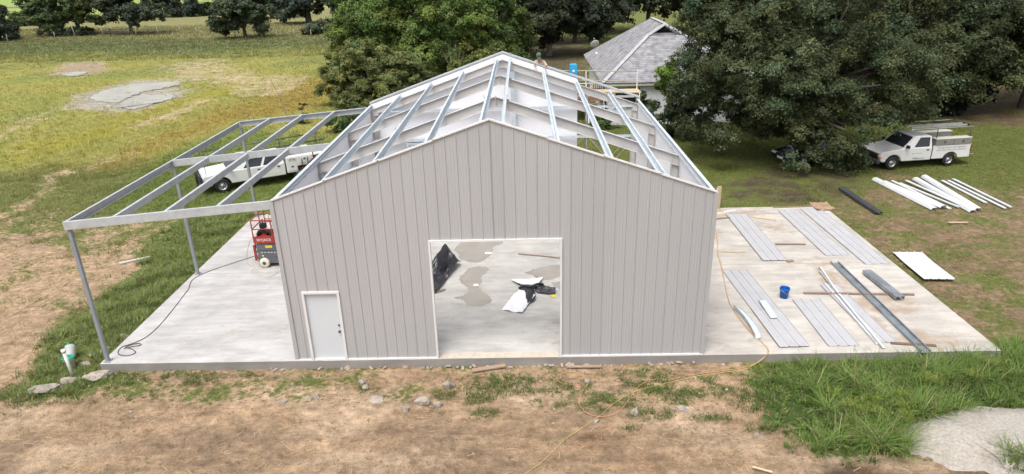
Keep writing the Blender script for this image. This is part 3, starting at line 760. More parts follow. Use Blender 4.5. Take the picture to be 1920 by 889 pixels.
# outside sheets of the other walls
for k in range(11):
    a0, a1 = k * 3 * FT, min((k + 1) * 3 * FT, BX) - .003
    if a1 <= a0: continue
    pr = rib_profile(a0, a1, -.02)
    if a0 < MID < a1: pr = sorted(pr + [(MID, 0.)])
    strip_wall(pr, lambda s: .012, lambda s: roof_z(s) + .04, lambda s, d, z: (s, 13.20 + d, z), .006, "wall_panel", M['wall'], bld)
for side in (0, 1):
    for k in range(15):
        a0, a1 = k * 3 * FT, min((k + 1) * 3 * FT, 13.2) - .003
        if a1 <= a0: continue
        mf = (lambda s, d, z: (-.012 - d, s, z)) if side == 0 else (lambda s, d, z: (W + .012 + d, s, z))
        strip_wall(rib_profile(a0, a1, -.02), lambda s: .012, lambda s: 5.02, mf, .006, "wall_panel", M['wall'], bld)

# trim
def trim(name, *boxes, m_='whitetrim'):
    mb = MB()
    for b_ in boxes: mb.box(*b_)
    return mb.build(name, M[m_], bld)
y0, y1 = -.078, -.0305
trim("base_trim", (-.03, MX0 - .052, y0, y1, .002, .04)); trim("base_trim", (MX1 + .052, DX0 - .052, y0, y1, .002, .04)); trim("base_trim", (DX1 + .052, W + .03, y0, y1, .002, .04))
trim("door_trim", (DX0 - .05, DX0 + .004, -.086, .05, .0, DZ + .05), (DX1 - .004, DX1 + .05, -.086, .05, .0, DZ + .05), (DX0 + .004, DX1 - .004, -.086, .05, DZ - .004, DZ + .05))
trim("corner_trim", (-.045, .07, -.072, -.004, .042, EAVE - .02), m_='wall'); trim("corner_trim", (W - .07, W + .045, -.072, -.004, .042, EAVE - .02), m_='wall')
# white rake angle along both gables, short overlapping lengths
rr = random.Random(5)
for gy_, (ya, yb_) in (('front', (-.075, .0)),):
    for side in (0, 1):
        nseg = 4; L_ = MID / nseg
        for k in range(nseg):
            s0, s1 = k * L_, (k + 1) * L_ + (.05 if k < nseg - 1 else 0)
            if gy_ == 'back' and side == 1 and W - s0 > BX and k < 1: pass
            off = .014 * (k % 2) + rr.uniform(0, .012)
            xa, xb = (s0, s1) if side == 0 else (W - s0, W - s1)
            za, zb_ = roof_z(s0) + .012 + off, roof_z(s1) + .012 + off - .006 * (k % 2)
            mb = MB()
            pf = [(xa, ya, za - .03), (xa, yb_, za - .03), (xa, yb_, za + .012), (xa, ya, za + .012)]
            if gy_ == 'back': pf = [(xa, ya, za - .10), (xa, yb_, za - .10), (xa, yb_, za + .012), (xa, ya, za + .012)]
            sec2 = [(xb, q[1], q[2] - za + zb_) for q in pf]
            mb.loft([pf, sec2]); mb.build("rake_trim", M['whitetrim'], bld)
# grey outer rake cap on the back gable
for side in (0, 1):
    mb = MB(); xa, xb = (-.03, MID) if side == 0 else (W + .03, MID)
    za, zb_ = roof_z(.0) + .10, roof_z(MID) + .10
    pf = [(xa, 13.17, za - .06), (xa, 13.55, za - .06), (xa, 13.55, za), (xa, 13.17, za)]
    mb.loft([pf, [(xb, q[1], q[2] - za + zb_) for q in pf]]); mb.build("rake_cap", M['galvgrey'], bld)

# big opening threshold strip
trim("threshold", (DX0 + .06, DX1 - .06, -.09, .24, .004, .012), m_='woodpale').data.materials[0] = mat("cream_threshold", (.47, .42, .35), .8, var=.12, scale=4, dirt=(.3, .22, .15), dirt_amt=.5, dirt_scale=5)

# side door
dr = MB()
dr.box(MX0 - .05, MX0 + .02, -.084, .05, .002, MZ + .05); dr.box(MX1 - .02, MX1 + .05, -.084, .05, .002, MZ + .05); dr.box(MX0 + .02, MX1 - .02, -.084, .05, MZ - .02, MZ + .05)
dr.box(MX0 + .02, MX1 - .02, -.06, .05, .002, .035)
man = dr.build("side_door", M['whitetrim'], bld); man['label'] = "white side door in a white frame"
lf = MB(); lf.box(MX0 + .022, MX1 - .022, .0, .045, .037, MZ - .022); lf.build("door_leaf", M['door'], man)
kn = MB(); kn.lathe([(0, -.075), (.03, -.072), (.034, -.05), (.02, -.035), (.018, -.012), (.036, -.01), (.036, .0), (0, .0)], (MX1 - .10, 0, .96), 'y', 14); kn.build("handle", M['darksteel'], man)
kn = MB(); kn.lathe([(0, -.03), (.026, -.028), (.03, -.005), (.03, 0), (0, 0)], (MX1 - .10, 0, 1.17), 'y', 14); kn.build("deadbolt", M['darksteel'], man)

# fasteners in rows on the front sheets
mb = MB()
for z in (1.15, 2.35, 3.55, 4.75, 5.9):
    for k in range(1, 40):
        x = k * FT + .08
        if z > roof_z(x) - .1 or (DX0 - .05 < x < DX1 + .05 and z < DZ) or (MX0 - .05 < x < MX1 + .05 and z < MZ): continue
        mb.lathe([(0, -.008), (.008, -.006), (.010, 0)], (x, -.036, z), 'y', 6)
tag(mb.build("fastener", M['toolbox'], bld, fix=False), kind='stuff')

# frames
def isec(d, w_, t=.012, tf=.014):
    a, h = w_ / 2, d
    return [(-a, -h), (a, -h), (a, -h + tf), (t / 2, -h + tf), (t / 2, -tf), (a, -tf), (a, 0), (-a, 0), (-a, -tf), (-t / 2, -tf), (-t / 2, -h + tf), (-a, -h + tf)]
for yf in (.20, 4.34, 8.68, 13.02):
    dp = .36 if yf < 13 else .34
    for side in (0, 1):
        xa, xb = (.06, MID) if side == 0 else (W - .06, MID)
        za, zb_ = EAVE + SL * .06 - .205, roof_z(MID) - .205
        mb = MB()
        I = [(q[0], q[1] * 1.0) for q in isec(dp, .14)]
        # vertical end cuts: sweep with the section kept in the x-z plane
        s0 = [(xa, yf + a_, za + b_) for a_, b_ in I]; s1 = [(xb, yf + a_, zb_ + b_ * .92) for a_, b_ in I]
        mb.loft([s0, s1])
        mb.build("rafter", M['primer'], bld)
        # haunched column
        xc = .19 if side == 0 else W - .19
        mb = MB(); a_ = .12
        mb.box(xc - a_, xc - a_ + .012, yf - .07, yf + .07, 0, za - .05); mb.box(xc + a_ - .012, xc + a_, yf - .07, yf + .07, 0, za - .30)
        mb.box(xc - a_ + .012, xc + a_ - .012, yf - .005, yf + .005, 0, za - .3); mb.box(xc - .18, xc + .18, yf - .12, yf + .12, .004, .02)
        mb.build("column", M['primer'], bld)
    # apex splice plates
    mb = MB(); mb.box(MID - .014, MID - .001, yf - .075, yf + .075, roof_z(MID) - .60, roof_z(MID) - .19); mb.box(MID + .001, MID + .014, yf - .075, yf + .075, roof_z(MID) - .60, roof_z(MID) - .19)
    mb.build("splice_plate", M['primer'], bld)
def csec(h, w_, t=.008, lip=.02):
    return [(0, 0), (w_, 0), (w_, -lip), (w_ - t, -lip), (w_ - t, -t), (t, -t), (t, -h + t), (w_ - t, -h + t), (w_ - t, -h + lip), (w_, -h + lip), (w_, -h), (0, -h)]
for x in (1.45, 2.9, 4.35, 5.84, 6.45, 7.92, 9.37, 10.83):
    z = roof_z(x); nrm = Vector((-SL if x < MID else SL, 0, 1)).normalized()
    sgn = 1 if x < MID else -1
    mb = MB(); mb.extrude([(a_ * sgn * -1 if False else (a_ - .035) * sgn, b_) for a_, b_ in csec(.20, .07)], (x, .06, z + .004), (x, 13.05, z + .004), nrm)
    mb.build("purlin", M['galv'], bld)
for side in (0, 1):
    x = .045 if side == 0 else W - .045
    mb = MB(); s = -1 if side == 0 else 1
    mb.extrude([((a_ - .0) * -s + (.045 * s), b_) for a_, b_ in csec(.21, .10)], (x, -.02, EAVE + .008), (x, 13.3, EAVE + .008), (0, 0, 1))
    mb.build("eave_strut", M['galv'], bld)
# back wall girts, posts and framed opening
def girt(xa, xb, z, y=12.98):
    mb = MB(); mb.extrude([(b_ + .1, a_) for a_, b_ in csec(.20, .07)], (xa, y, z), (xb, y, z), (0, 0, 1)); mb.build("girt", M['galv'], bld)
for z in (4.82, 3.45, 2.1):
    girt(.35, 6.30, z); girt(6.56, W - .33, z)
mb = MB(); mb.extrude([(a_ - .1, b_ + .1) for a_, b_ in isec(.2, .2)], (6.43, 12.97, 0), (6.43, 12.97, roof_z(6.43) - .58), (0, 1, 0)); mb.build("wall_post", M['galv'], bld)
for x in (1.6, 3.1):
    mb = MB(); mb.bar((x, 12.96, 0), (x, 12.96, 3.42), .08, .12, (0, 1, 0)); mb.build("door_jamb", M['galv'], bld)
girt(1.66, 3.04, 3.30)
for yy in (2.2, 6.5, 10.8):
    for x, s in ((.07, 1), (W - .07, -1)):
        for z in (1.8, 3.4):
            pass
# side wall girts
for x in (.06, W - .06):
    for (ya, yb_) in ((.3, 4.22), (4.46, 8.56), (8.80, 12.9)):
        for z in (1.9, 3.5):
            s = 1 if x < 1 else -1
            mb = MB(); mb.box(x - .0 if s > 0 else x - .17, x + .17 if s > 0 else x, ya, yb_, z, z + .07); mb.build("girt", M['galv'], bld)

# clips holding the purlins on the rafters
clip = MB(); clip.box(-.05, .05, -.07, .07, -.004, .012); clip.box(-.046, -.036, -.06, .06, .012, .16)
c0 = clip.build("purlin_clip", M['galvgrey'], bld)
first = True
for yf in (4.34, 8.68, 13.02):
    for x in (1.45, 2.9, 4.35, 5.84, 6.45, 7.92, 9.37, 10.83):
        c = c0 if first else c0.copy()
        if not first: COL.objects.link(c)
        first = False
        s = -1 if x < MID else 1
        c.location = (x + s * .04, yf, roof_z(x) - .198); c.rotation_euler = (0, math.atan(SL) * s, 0 if s < 0 else math.pi)
        if s > 0: c.rotation_euler = (0, math.atan(SL), 0)
# lean-to frame on the left
def lz(x): return 5.10 + .085 * x
XL = -5.97
def csec2(h, w_, flip=1):
    return [(a_ * flip, b_) for a_, b_ in csec(h, w_, .012, .03)]
for yb_, fl in ((-.03, 1), (6.27, 1), (12.80, -1)):
    mb = MB(); mb.extrude(csec2(.235, .10, -fl), (XL, yb_, lz(XL)), (-.06, yb_, lz(-.06)), (0, 0, 1)); mb.build("lean_to_beam", M['galvgrey'], bld)
spans = ((.075, 6.165), (6.275, 12.695))
for x in (-1.5, -3.0, -4.48):
    for ya, yb_ in spans:
        mb = MB(); mb.extrude(csec2(.20, .085, -1), (x, ya, lz(x) - .004), (x, yb_, lz(x) - .004), (0, 0, 1)); mb.build("lean_to_purlin", M['galvgrey'], bld)
mb = MB(); mb.extrude(csec2(.235, .07, 1), (XL + .006, .075, lz(XL) - .003), (XL + .006, 12.695, lz(XL) - .003), (0, 0, 1)); mb.build("lean_to_eave_beam", M['galvgrey'], bld)
for y in (.06, 6.27, 12.66):
    mb = MB(); mb.bar((XL + .09, y, .02), (XL + .09, y, lz(XL) - .275), .10, .10, (0, 1, 0)); mb.box(XL - .01, XL + .19, y - .1, y + .1, .004, .02)
    mb.build("lean_to_post", M['bluesteel'], bld)

# ------------------------------------------------------------------ sheets, purlins, boards on the right slab
def quad_frame(c4):
    """centre, direction, length and width of a lying strip from its corners (far-left, far-right, near-right, near-left)"""
    a, b, c, d = [Vector((*p, 0)) for p in c4]
    p0 = (a + b) / 2; p1 = (c + d) / 2
    return p0, p1
def sheet(name, p0, p1, width, z, mtl, label, cat, group, nrib=3, wave=0.0, rib_h=.028, flip=1):
    """ribbed sheet lying on the floor from p0 to p1"""
    p0 = Vector((*p0, 0)); p1 = Vector((*p1, 0)); d = (p1 - p0); Ln = d.length; d.normalize(); sd_ = Vector((d.y, -d.x, 0))
    o = empty(name, ((p0.x + p1.x) / 2, (p0.y + p1.y) / 2, z), math.atan2(d.y, d.x), label, cat, group)
    step = width / nrib
    prof = [(-width / 2 - .0, 0)]
    for k in range(nrib + 1):
        c = -width / 2 + k * step
        seg = [(c - .031, .0), (c - .014, rib_h), (c + .014, rib_h), (c + .031, 0)]
        if k == 0: seg = seg[1:]; seg[0] = (c, rib_h); prof = []
        if k == nrib: seg = [(c - .031, 0), (c - .014, rib_h), (c, rib_h)]
        prof += seg
        if k < nrib:
            for q in (.38, .62): prof += [(c + step * q - .012, 0), (c + step * q - .006, .005), (c + step * q + .006, .005), (c + step * q + .012, 0)]
    nseg = max(2, int(Ln / .5)); n = len(prof); v = []; f = []
    rr = random.Random(len(label) * 7 + nrib)
    ph = rr.uniform(0, 6)
    for j in range(nseg + 1):
        x = -Ln / 2 + Ln * j / nseg
        dz = wave * (.5 + .5 * math.sin(ph + x * 1.7))
        for s, h in prof: v.append((x, s, h + dz + .006))
    m0 = len(v)
    v += [(x, y, z_ - .004) for x, y, z_ in v]
    for j in range(nseg):
        for i in range(n - 1):
            a = j * n + i
            f.append((a, a + 1, a + n + 1, a + n)); f.append((m0 + a + 1, m0 + a, m0 + a + n, m0 + a + n + 1))
        f.append((j * n, j * n + n, m0 + j * n + n, m0 + j * n)); a = j * n + n - 1; f.append((a + n, a, m0 + a, m0 + a + n))
    for i in range(n - 1):
        f.append((i + 1, i, m0 + i, m0 + i + 1)); a = nseg * n + i; f.append((a, a + 1, m0 + a + 1, m0 + a))
    me = bpy.data.meshes.new("sheet_metal"); me.from_pydata(v, [], f); me.materials.append(mtl); me.update()
    link(bpy.data.objects.new("sheet_metal", me), o)
    return o
GS = "grey ribbed sheets laid out on the slab"
sheet("metal_sheet", (16.63, 11.68), (16.62, 6.52), .93, .03, M['sheet'], "single grey ribbed sheet at the far left of the slab, raised on wood blocks", "metal sheet", GS)
sheet("metal_sheet", (19.13, 12.11), (19.20, 6.94), .93, .008, M['sheet'], "left sheet of the two long grey sheets lying side by side at the far edge", "metal sheet", GS)
sheet("metal_sheet", (20.22, 12.22), (20.34, 6.06), .93, .008, M['sheet'], "right and longest of the two grey sheets side by side, on the slab's right edge", "metal sheet", GS)
sheet("metal_sheet", (14.84, 5.70), (14.98, 2.43), .93, .008, M['sheet'], "flush grey sheet left of the blue bucket, its near end under another sheet", "metal sheet", GS)
sheet("metal_sheet", (14.96, 2.55), (15.05, .24), .93, .036, M['sheet'], "short grey sheet overlapping another, with a bit of flashing lying on it", "metal sheet", GS)
sheet("metal_sheet", (16.57, 3.30), (16.54, .27), .93, .012, M['sheet'], "grey sheet lying alone in the middle, in front of the blue bucket", "metal sheet", GS)
sheet("metal_sheet", (17.80, 4.40), (17.90, .44), .62, .010, M['sheet'], "narrow grey sheet under the white angle trims", "metal sheet", GS, nrib=2)
sheet("metal_sheet", (22.26, 7.55), (22.10, 5.02), 1.12, GZ + .06, M['whitesheet'], "white ribbed sheet lying on the grass beside the slab's right edge", "metal sheet", None, nrib=4, wave=.05)

def part_thing(name, label, cat, group, builder, partname, mtl, loc=(0, 0, 0), rz=0, **kw):
    mb = MB(); builder(mb)
    o = mb.build(name, mtl, None, **kw); o.location = loc; o.rotation_euler = (0, 0, rz)
    return tag(o, label, cat, group)
def along(p0, p1):
    p0 = Vector((*p0, 0)); p1 = Vector((*p1, 0)); d = p1 - p0
    return ((p0 + p1) / 2).to_tuple(), math.atan2(d.y, d.x), d.length
def long_piece(name, p0, p1, z, prof, mtl, label, cat, group=None, bow=0.0, twist=0.0, tilt=0.0):
    c, rz, L_ = along(p0, p1); n = 10; secs = []
    for k in range(n + 1):
        t = k / n; x = -L_ / 2 + L_ * t; zz = tilt * (t - .5) * L_ + bow * math.sin(math.pi * t); a = twist * (t - .5)
        secs.append([(x, s * math.cos(a) - h * math.sin(a), zz + s * math.sin(a) + h * math.cos(a)) for s, h in prof])
    mb = MB(); mb.loft(secs); o = mb.build(name, mtl); o.location = (c[0], c[1], z); o.rotation_euler = (0, 0, rz)
    return tag(o, label, cat, group)
CUP = [(-.10, 0), (.10, 0), (.10, .075), (.082, .075), (.082, .066), (.091, .066), (.091, .009), (-.091, .009), (-.091, .066), (-.082, .066), (-.082, .075), (-.10, .075)]
long_piece("steel_purlin", (18.77, 6.21), (18.74, -.18), .012, [(s * 1.45, h * 1.25) for s, h in CUP], M['darkgalv'], "longest galvanised channel, lying open side up across the slab to its front edge", "steel purlin", bow=.0)
BOXP = [(-.15, 0), (.15, 0), (.15, .12), (.06, .12), (.06, .108), (.138, .108), (.138, .012), (-.138, .012), (-.138, .108), (-.06, .108), (-.06, .12), (-.15, .12)]
RT = [(-.15, .12), (-.15, 0), (-.138, 0), (-.138, .108), (.138, .108), (.138, 0), (.15, 0), (.15, .12)]
mb_box = long_piece("steel_channel", (19.52, 5.23), (19.65, 3.08), .06, RT, M['darkgalv'], "short dark galvanised channel resting across the brown board", "steel purlin")
b2 = MB(); b2.box(-.6, .6, -.137, .137, .002, .014); b2.build("liner_strip", M['darkgalv'], mb_box)
ANG = [(-.05, 0), (.05, 0), (.05, .008), (-.042, .008), (-.042, .07), (-.05, .07)]
AG = "white angle trims on the slab"
long_piece("angle_trim", (17.93, 5.48), (17.63, 0.08), .045, [(s * 1.0, h * .8) for s, h in ANG], M['whitesheet'], "long bright white angle trim reaching nearest the slab's front edge", "trim", AG)
long_piece("angle_trim", (17.69, 4.50), (17.57, 0.35), .020, ANG, M['whitesheet'], "white angle trim lying along the left edge of the narrow sheet", "trim", AG)
long_piece("angle_trim", (18.04, 5.76), (17.81, 3.99), .085, ANG, M['whitesheet'], "short white angle trim crossing the far end of the long ones", "trim", AG, tilt=.01)
long_piece("flashing_piece", (15.02, 3.15), (15.0, 1.92), .075, [(-.12, 0), (.12, .02), (.12, .028), (-.112, .009), (-.112, .05), (-.12, .05)], M['galv'], "flat grey flashing offcut lying on a grey sheet near the blue bucket", "flashing")
mbf = empty("flashing_piece", (14.08, 1.75, .012), math.atan2(-1.9, .12), "bent grey flashing standing on edge beside the orange cord on the slab", "flashing")
q = MB(); n = 12; secs = []
for k in range(n + 1):
    t = k / n; x = -.98 + 1.96 * t; a = .5 * math.sin(t * 2.6)
    pr = [(-.10, .0), (.11, .02), (.115, .012 + .06), (.105, .075), (.10, .03), (-.09, .009), (-.09, .17), (-.10, .17)]
    secs.append([(x, y * math.cos(a * .5) - z * math.sin(a * .5) + .10 * math.sin(t * math.pi), z * math.cos(a * .5) + max(0, y * math.sin(a * .5)) + .002) for y, z in pr])
q.loft(secs); q.build("folded_sheet", M['galv'], mbf)

def board(name, p0, p1, w_, h, z, mtl, label, group="loose boards on the slab", cat="board", **kw):
    c, rz, L_ = along(p0, p1)
    mb = MB(); mb.box(-L_ / 2, L_ / 2, -w_ / 2, w_ / 2, 0, h)
    o = mb.build(name, mtl, None, bevel=.004, segs=1); o.location = (c[0], c[1], z); o.rotation_euler = (0, 0, rz)
    return tag(o, label, cat, group)
board("board", (16.67, 3.74), (20.35, 3.50), .10, .045, .008, M['brownwood'], "long brown board lying crosswise under the galvanised channels")
board("board", (14.77, 7.46), (15.77, 7.43), .10, .045, .004, M['woodpale'], "short pale board nearest the wall's right edge, left of the single sheet")
board("board", (17.28, 11.25), (18.18, 10.85), .13, .05, .004, M['woodpale'], "thick pale board near the far edge, between the sheets")
board("board", (17.2, 8.12), (18.40, 8.06), .09, .04, .004, M['brownwood'], "thin reddish board between the single sheet and the pair of sheets")
board("board", (15.45, 11.10), (16.25, 11.26), .09, .04, .004, M['brownwood'], "dark board at the far left corner, half under the sheet's end")
board("board", (15.62, 11.72), (16.80, 12.22), .10, .04, .004, M['whitetrim'], "white painted board lying slanted at the slab's far left corner")
board("board", (18.6, 12.47), (20.5, 12.57), .09, .03, .004, M['brownwood'], "thin dark board along the far edge of the slab behind the long sheets")
board("board", (18.0, .38), (19.25, .20), .10, .045, .004, M['brownwood'], "brown board under the near end of the longest channel")
board("board", (17.05, 6.40), (17.30, 6.47), .12, .06, .004, M['wood'], "wood block under the near right corner of the single sheet", cat="block")
board("board", (25.72, 10.72), (26.56, 10.67), .10, .04, GZ + .05, M['woodpale'], "pale board lying on the grass below the white trim pieces", None)
board("plank", (5.32, -0.42), (6.31, -0.16), .16, .05, GZ + .03, M['wood'], "weathered plank at the foot of the slab under the left half of the doorway", "planks at the foot of the slab", "plank")
board("plank", (8.13, -0.29), (9.18, -0.29), .10, .05, GZ + .03, M['wood'], "weathered plank at the foot of the slab right of the doorway", "planks at the foot of the slab", "plank")
board("plank", (12.28, -4.64), (12.69, -4.83), .05, .03, GZ + .03, M['woodpale'], "thin pale stick on the bare soil at the front of the lawn", None, "stick")

# crumpled brown paper and rubbish at the far corner of the slab
def crumple(name, c, rx, ry, h, mtl, label, cat, seed, n=18, group=None):
    xs, ys = np.meshgrid(np.linspace(-1, 1, n), np.linspace(-1, 1, n)); r2 = np.maximum(np.abs(xs), np.abs(ys))
    nz = vnoise(xs, ys, .5, seed, 3); z = h * (nz * 1.1) * (1 - .6 * r2) + .01
    wob = 1 + .25 * (vnoise(xs * 2, ys * 2, .8, seed + 5, 2) - .5)
    v = np.stack([c[0] + xs.ravel() * rx * wob.ravel(), c[1] + ys.ravel() * ry * wob.ravel(), c[2] + z.ravel()], 1)
    low = v.copy(); low[:, 2] -= .012; N_ = n * n
    i = np.arange(N_).reshape(n, n)
    f = np.stack([i[:-1, :-1].ravel(), i[:-1, 1:].ravel(), i[1:, 1:].ravel(), i[1:, :-1].ravel()], 1)
    ring = list(i[0, :]) + list(i[1:, -1]) + list(i[-1, ::-1][1:]) + list(i[::-1, 0][1:-1])
    sf = np.array([(ring[k], ring[k] + N_, ring[(k + 1) % len(ring)] + N_, ring[(k + 1) % len(ring)]) for k in range(len(ring))])
    o = np_mesh(name, np.concatenate([v, low]), np.concatenate([f, f[:, ::-1] + N_, sf]), mtl)
    return tag(o, label, cat, group)
crumple("paper_scrap", (20.85, 12.45, 0), .42, .5, .3, mat("brown_paper", (.30, .2, .13), .85, var=.3, scale=8), "crumpled brown paper heap on the far right corner of the slab", "paper", 3)
crumple("paper_scrap", (15.9, 12.15, 0), .22, .25, .16, mat("tan_paper", (.36, .26, .17), .85, var=.3, scale=8), "small brown paper scrap at the far left corner of the slab", "paper", 9)

# blue bucket
bk = empty("bucket", (15.89, 3.50, .004), .3, "blue plastic bucket standing on the right slab", "bucket")
q = MB(); q.lathe([(0, 0), (.135, 0), (.155, .30), (.172, .30), (.174, .335), (.160, .36), (.168, .375), (.150, .375), (.145, .34), (.125, .02), (0, .02)], (0, 0, 0), 'z', 24); q.build("pail", M['blue'], bk)
q = MB(); q.tube([(.172 * math.cos(a), .172 * math.sin(a), .33 - .13 * math.sin(a) ** 2 * (1 if math.sin(a) < 0 else 0)) for a in [math.pi + math.pi * k / 14 for k in range(15)]], .005, 6); q.build("handle", M['alum'], bk)

# cords
def cord(name, pts, r, mtl, label, cat="cord", n=7, group=None):
    q = MB(); q.tube(spline(pts, n), r, 6); return tag(q.build(name, mtl, None, fix=False), label, cat, group)
def on_ground(p, dz=.02): return (p[0], p[1], float(zf(np.array([p[0]]), np.array([p[1]]))[0]) + dz)
rr = random.Random(12)
s1 = [(15.3, 10.6, .014), (15.2, 9.93, .014), (14.95, 8.6, .014), (14.62, 7.1, .014), (14.50, 6.2, .014), (14.15, 4.5, .014), (13.93, 3.1, .014), (13.9, 2.2, .014), (14.0, 1.2, .014), (14.16, .55, .014), (14.22, .2, .014), (14.12, -.09, .02), (14.02, -.13, -.12)]
g1 = [on_ground(p) for p in ((13.43, -0.46), (12.93, -0.58), (11.94, -0.81), (10.78, -1.20), (9.98, -1.52), (9.31, -2.05), (8.97, -2.47), (8.50, -2.95), (7.94, -3.47), (7.62, -3.89), (7.27, -4.37), (6.88, -4.75), (6.57, -5.03))]
cord("extension_cord", s1 + g1, .0085, M['cordyellow'], "yellow cord running from the slab down across the bare soil to the bottom edge")
s2 = [(x + rr.uniform(-.05, .07), y, z + .002) for x, y, z in s1]
g2 = [on_ground(p) for p in ((13.64, -0.29), (12.95, -0.50), (11.81, -0.72), (11.14, -0.95), (10.60, -0.96), (10.17, -1.24), (9.88, -1.69), (9.49, -2.31), (9.18, -2.56), (8.82, -2.60), (8.52, -2.39), (8.39, -2.05), (8.44, -1.66), (8.62, -1.28), (8.71, -1.00), (8.55, -0.67), (8.28, -0.49), (7.93, -0.60), (7.82, -0.84), (7.99, -1.06), (8.36, -1.12), (8.57, -1.10))]
cord("extension_cord", s2 + g2, .010, M['cordorange'], "orange cord dropping off the slab and looping on the soil before the doorway's right side")
cord("cable", [(-3.55, 8.6, .012), (-5.71, 6.21) + (.012,), (-5.62, 4.82) + (.012,), (-5.46, 3.37) + (.012,), (-5.37, 2.24) + (.012,), (-5.42, 1.48) + (.012,), (-5.65, 1.09) + (.012,), (-5.90, 0.84) + (.012,), (-5.79, 0.46) + (.014,), (-5.44, 0.33) + (.016,), (-5.27, 0.51) + (.018,), (-5.53, 0.73) + (.024,), (-5.76, 0.83) + (.03,), (-5.50, 1.05) + (.028,), (-5.34, 0.95) + (.02,), (-5.60, 0.83) + (.034,), (-5.77, 0.74) + (.03,)], .013, M['cordbrown'], "brown cable along the left slab, ending in a small coil near the front post", "cable")
cord("cable", [(-5.07, 10.97) + (.012,), (-5.08, 9.71) + (.012,), (-4.69, 8.23) + (.012,), (-4.26, 7.15) + (.012,), (-3.81, 6.77) + (.012,), (-3.83, 6.47) + (.012,), (-3.71, 6.27) + (.012,), (-3.02, 5.86) + (.012,), (-2.69, 6.23) + (.012,)], .010, M['cordpale'], "thin pale cable on the left slab round the red lift", "cable")

# ------------------------------------------------------------------ inside the building
wets = ([(4.5, 10.2), (5.9, 10.3), (6.0, 8.9), (5.6, 8.4), (5.6, 7.9), (5.3, 7.1), (4.85, 6.9), (4.3, 7.3), (4.25, 7.7), (4.05, 8.1), (4.1, 8.6)],
        [(4.75, 6.35), (5.1, 6.5), (5.5, 6.35), (5.42, 5.9), (5.3, 5.6), (5.3, 5.1), (5.2, 4.8), (5.35, 4.4), (5.7, 3.85), (5.7, 3.45), (5.35, 3.25), (4.95, 3.3), (4.75, 3.7), (4.4, 3.85), (4.8, 4.15), (4.85, 4.6), (4.62, 5.0), (4.45, 5.45), (4.6, 5.9)],
        [(6.9, 5.85), (7.4, 6.25), (8.2, 6.5), (9.2, 6.4), (9.3, 5.6), (8.3, 5.5), (7.9, 5.2), (7.4, 5.3), (7.3, 5.55)],
        [(7.9, 4.95), (8.6, 5.1), (9.0, 4.6), (8.5, 4.2), (8.1, 4.5)])
labs = ("large puddle at the back behind the black tarpaulin", "long narrow puddle in the middle of the doorway floor", "puddle at the right of the doorway behind the plastic film", "small puddle by the right door edge beside the black film")
for k, (pts, lb) in enumerate(zip(wets, labs)):
    o = outline_sheet("puddle", pts, .003, M['wet'], .004, .04, 20 + k, 9); tag(o, lb, "puddle", "puddles on the shop floor")

def drape(name, corners, n, hf, mtl, label, cat, th=.008, group=None, z0=.006, wob=.06, seed=1, parent=None):
    """loose sheet: four ground corners, height function h(u, v)"""
    u, v = np.meshgrid(np.linspace(0, 1, n), np.linspace(0, 1, n)); u = u.ravel(); v = v.ravel()
    c = np.array(corners, float)
    p = (c[0][None] * ((1 - u) * (1 - v))[:, None] + c[1][None] * (u * (1 - v))[:, None] + c[2][None] * (u * v)[:, None] + c[3][None] * ((1 - u) * v)[:, None])
    p[:, 0] += (vnoise(u, v, .22, seed, 2) - .5) * wob * 2; p[:, 1] += (vnoise(u, v, .22, seed + 3, 2) - .5) * wob * 2
    z = z0 + hf(u, v)
    V = np.stack([p[:, 0], p[:, 1], z], 1); lo = V.copy(); lo[:, 2] -= th; N_ = n * n
    V[:, 2] += .0
    i = np.arange(N_).reshape(n, n)
    f = np.stack([i[:-1, :-1].ravel(), i[:-1, 1:].ravel(), i[1:, 1:].ravel(), i[1:, :-1].ravel()], 1)
    ring = list(i[0, :]) + list(i[1:, -1]) + list(i[-1, ::-1][1:]) + list(i[::-1, 0][1:-1])
    sf = np.array([(ring[k], ring[k] + N_, ring[(k + 1) % len(ring)] + N_, ring[(k + 1) % len(ring)]) for k in range(len(ring))])
    o = np_mesh(name, np.concatenate([V, lo]), np.concatenate([f, f[:, ::-1] + N_, sf]), mtl, parent)
    return tag(o, label, cat, group)
def ridge(u, v, u0, v0, u1, v1, wd, h):
    t = np.clip(((u - u0) * (u1 - u0) + (v - v0) * (v1 - v0)) / ((u1 - u0) ** 2 + (v1 - v0) ** 2), 0, 1)
    d = np.hypot(u - u0 - t * (u1 - u0), v - v0 - t * (v1 - v0))
    return h * np.maximum(0, 1 - d / wd)
tarp_h = lambda u, v: (ridge(u, v, .58, .78, .66, .93, .24, .62) ** .9 + ridge(u, v, .67, .96, .96, .86, .14, .22) + ridge(u, v, .96, .55, .90, .92, .10, .28) + ridge(u, v, .05, .55, .5, .6, .12, .12)
      + ridge(u, v, .2, .3, .8, .35, .05, .06) + ridge(u, v, .1, .12, .7, .05, .08, .10) + .17 * vnoise(u, v, .10, 77, 3) + .012)
drape("tarpaulin", [(2.35, 4.3), (3.72, 4.22), (4.42, 6.75), (2.75, 7.0)], 40, tarp_h, M['blackplastic'], "black tarpaulin heaped up behind the doorway's left edge", "tarpaulin", wob=.05)
lump = MB(); lump.tube(spline([(2.6, 4.1, .03), (3.2, 4.15, .035), (3.6, 4.2, .03), (4.02, 4.5, .03)], 5), .03, 7)
tag(lump.build("stick", M['brownwood'], None), "short dark stick beside the black tarpaulin", "stick")
lump = MB(); lump.tube([(6.67, 7.61, .03), (7.5, 7.38, .035), (8.6, 7.05, .03), (9.3, 6.85, .03)], .025, 7)
tag(lump.build("stick", M['wood'], None), "long thin wooden strip lying on the floor at the back right of the doorway", "stick")

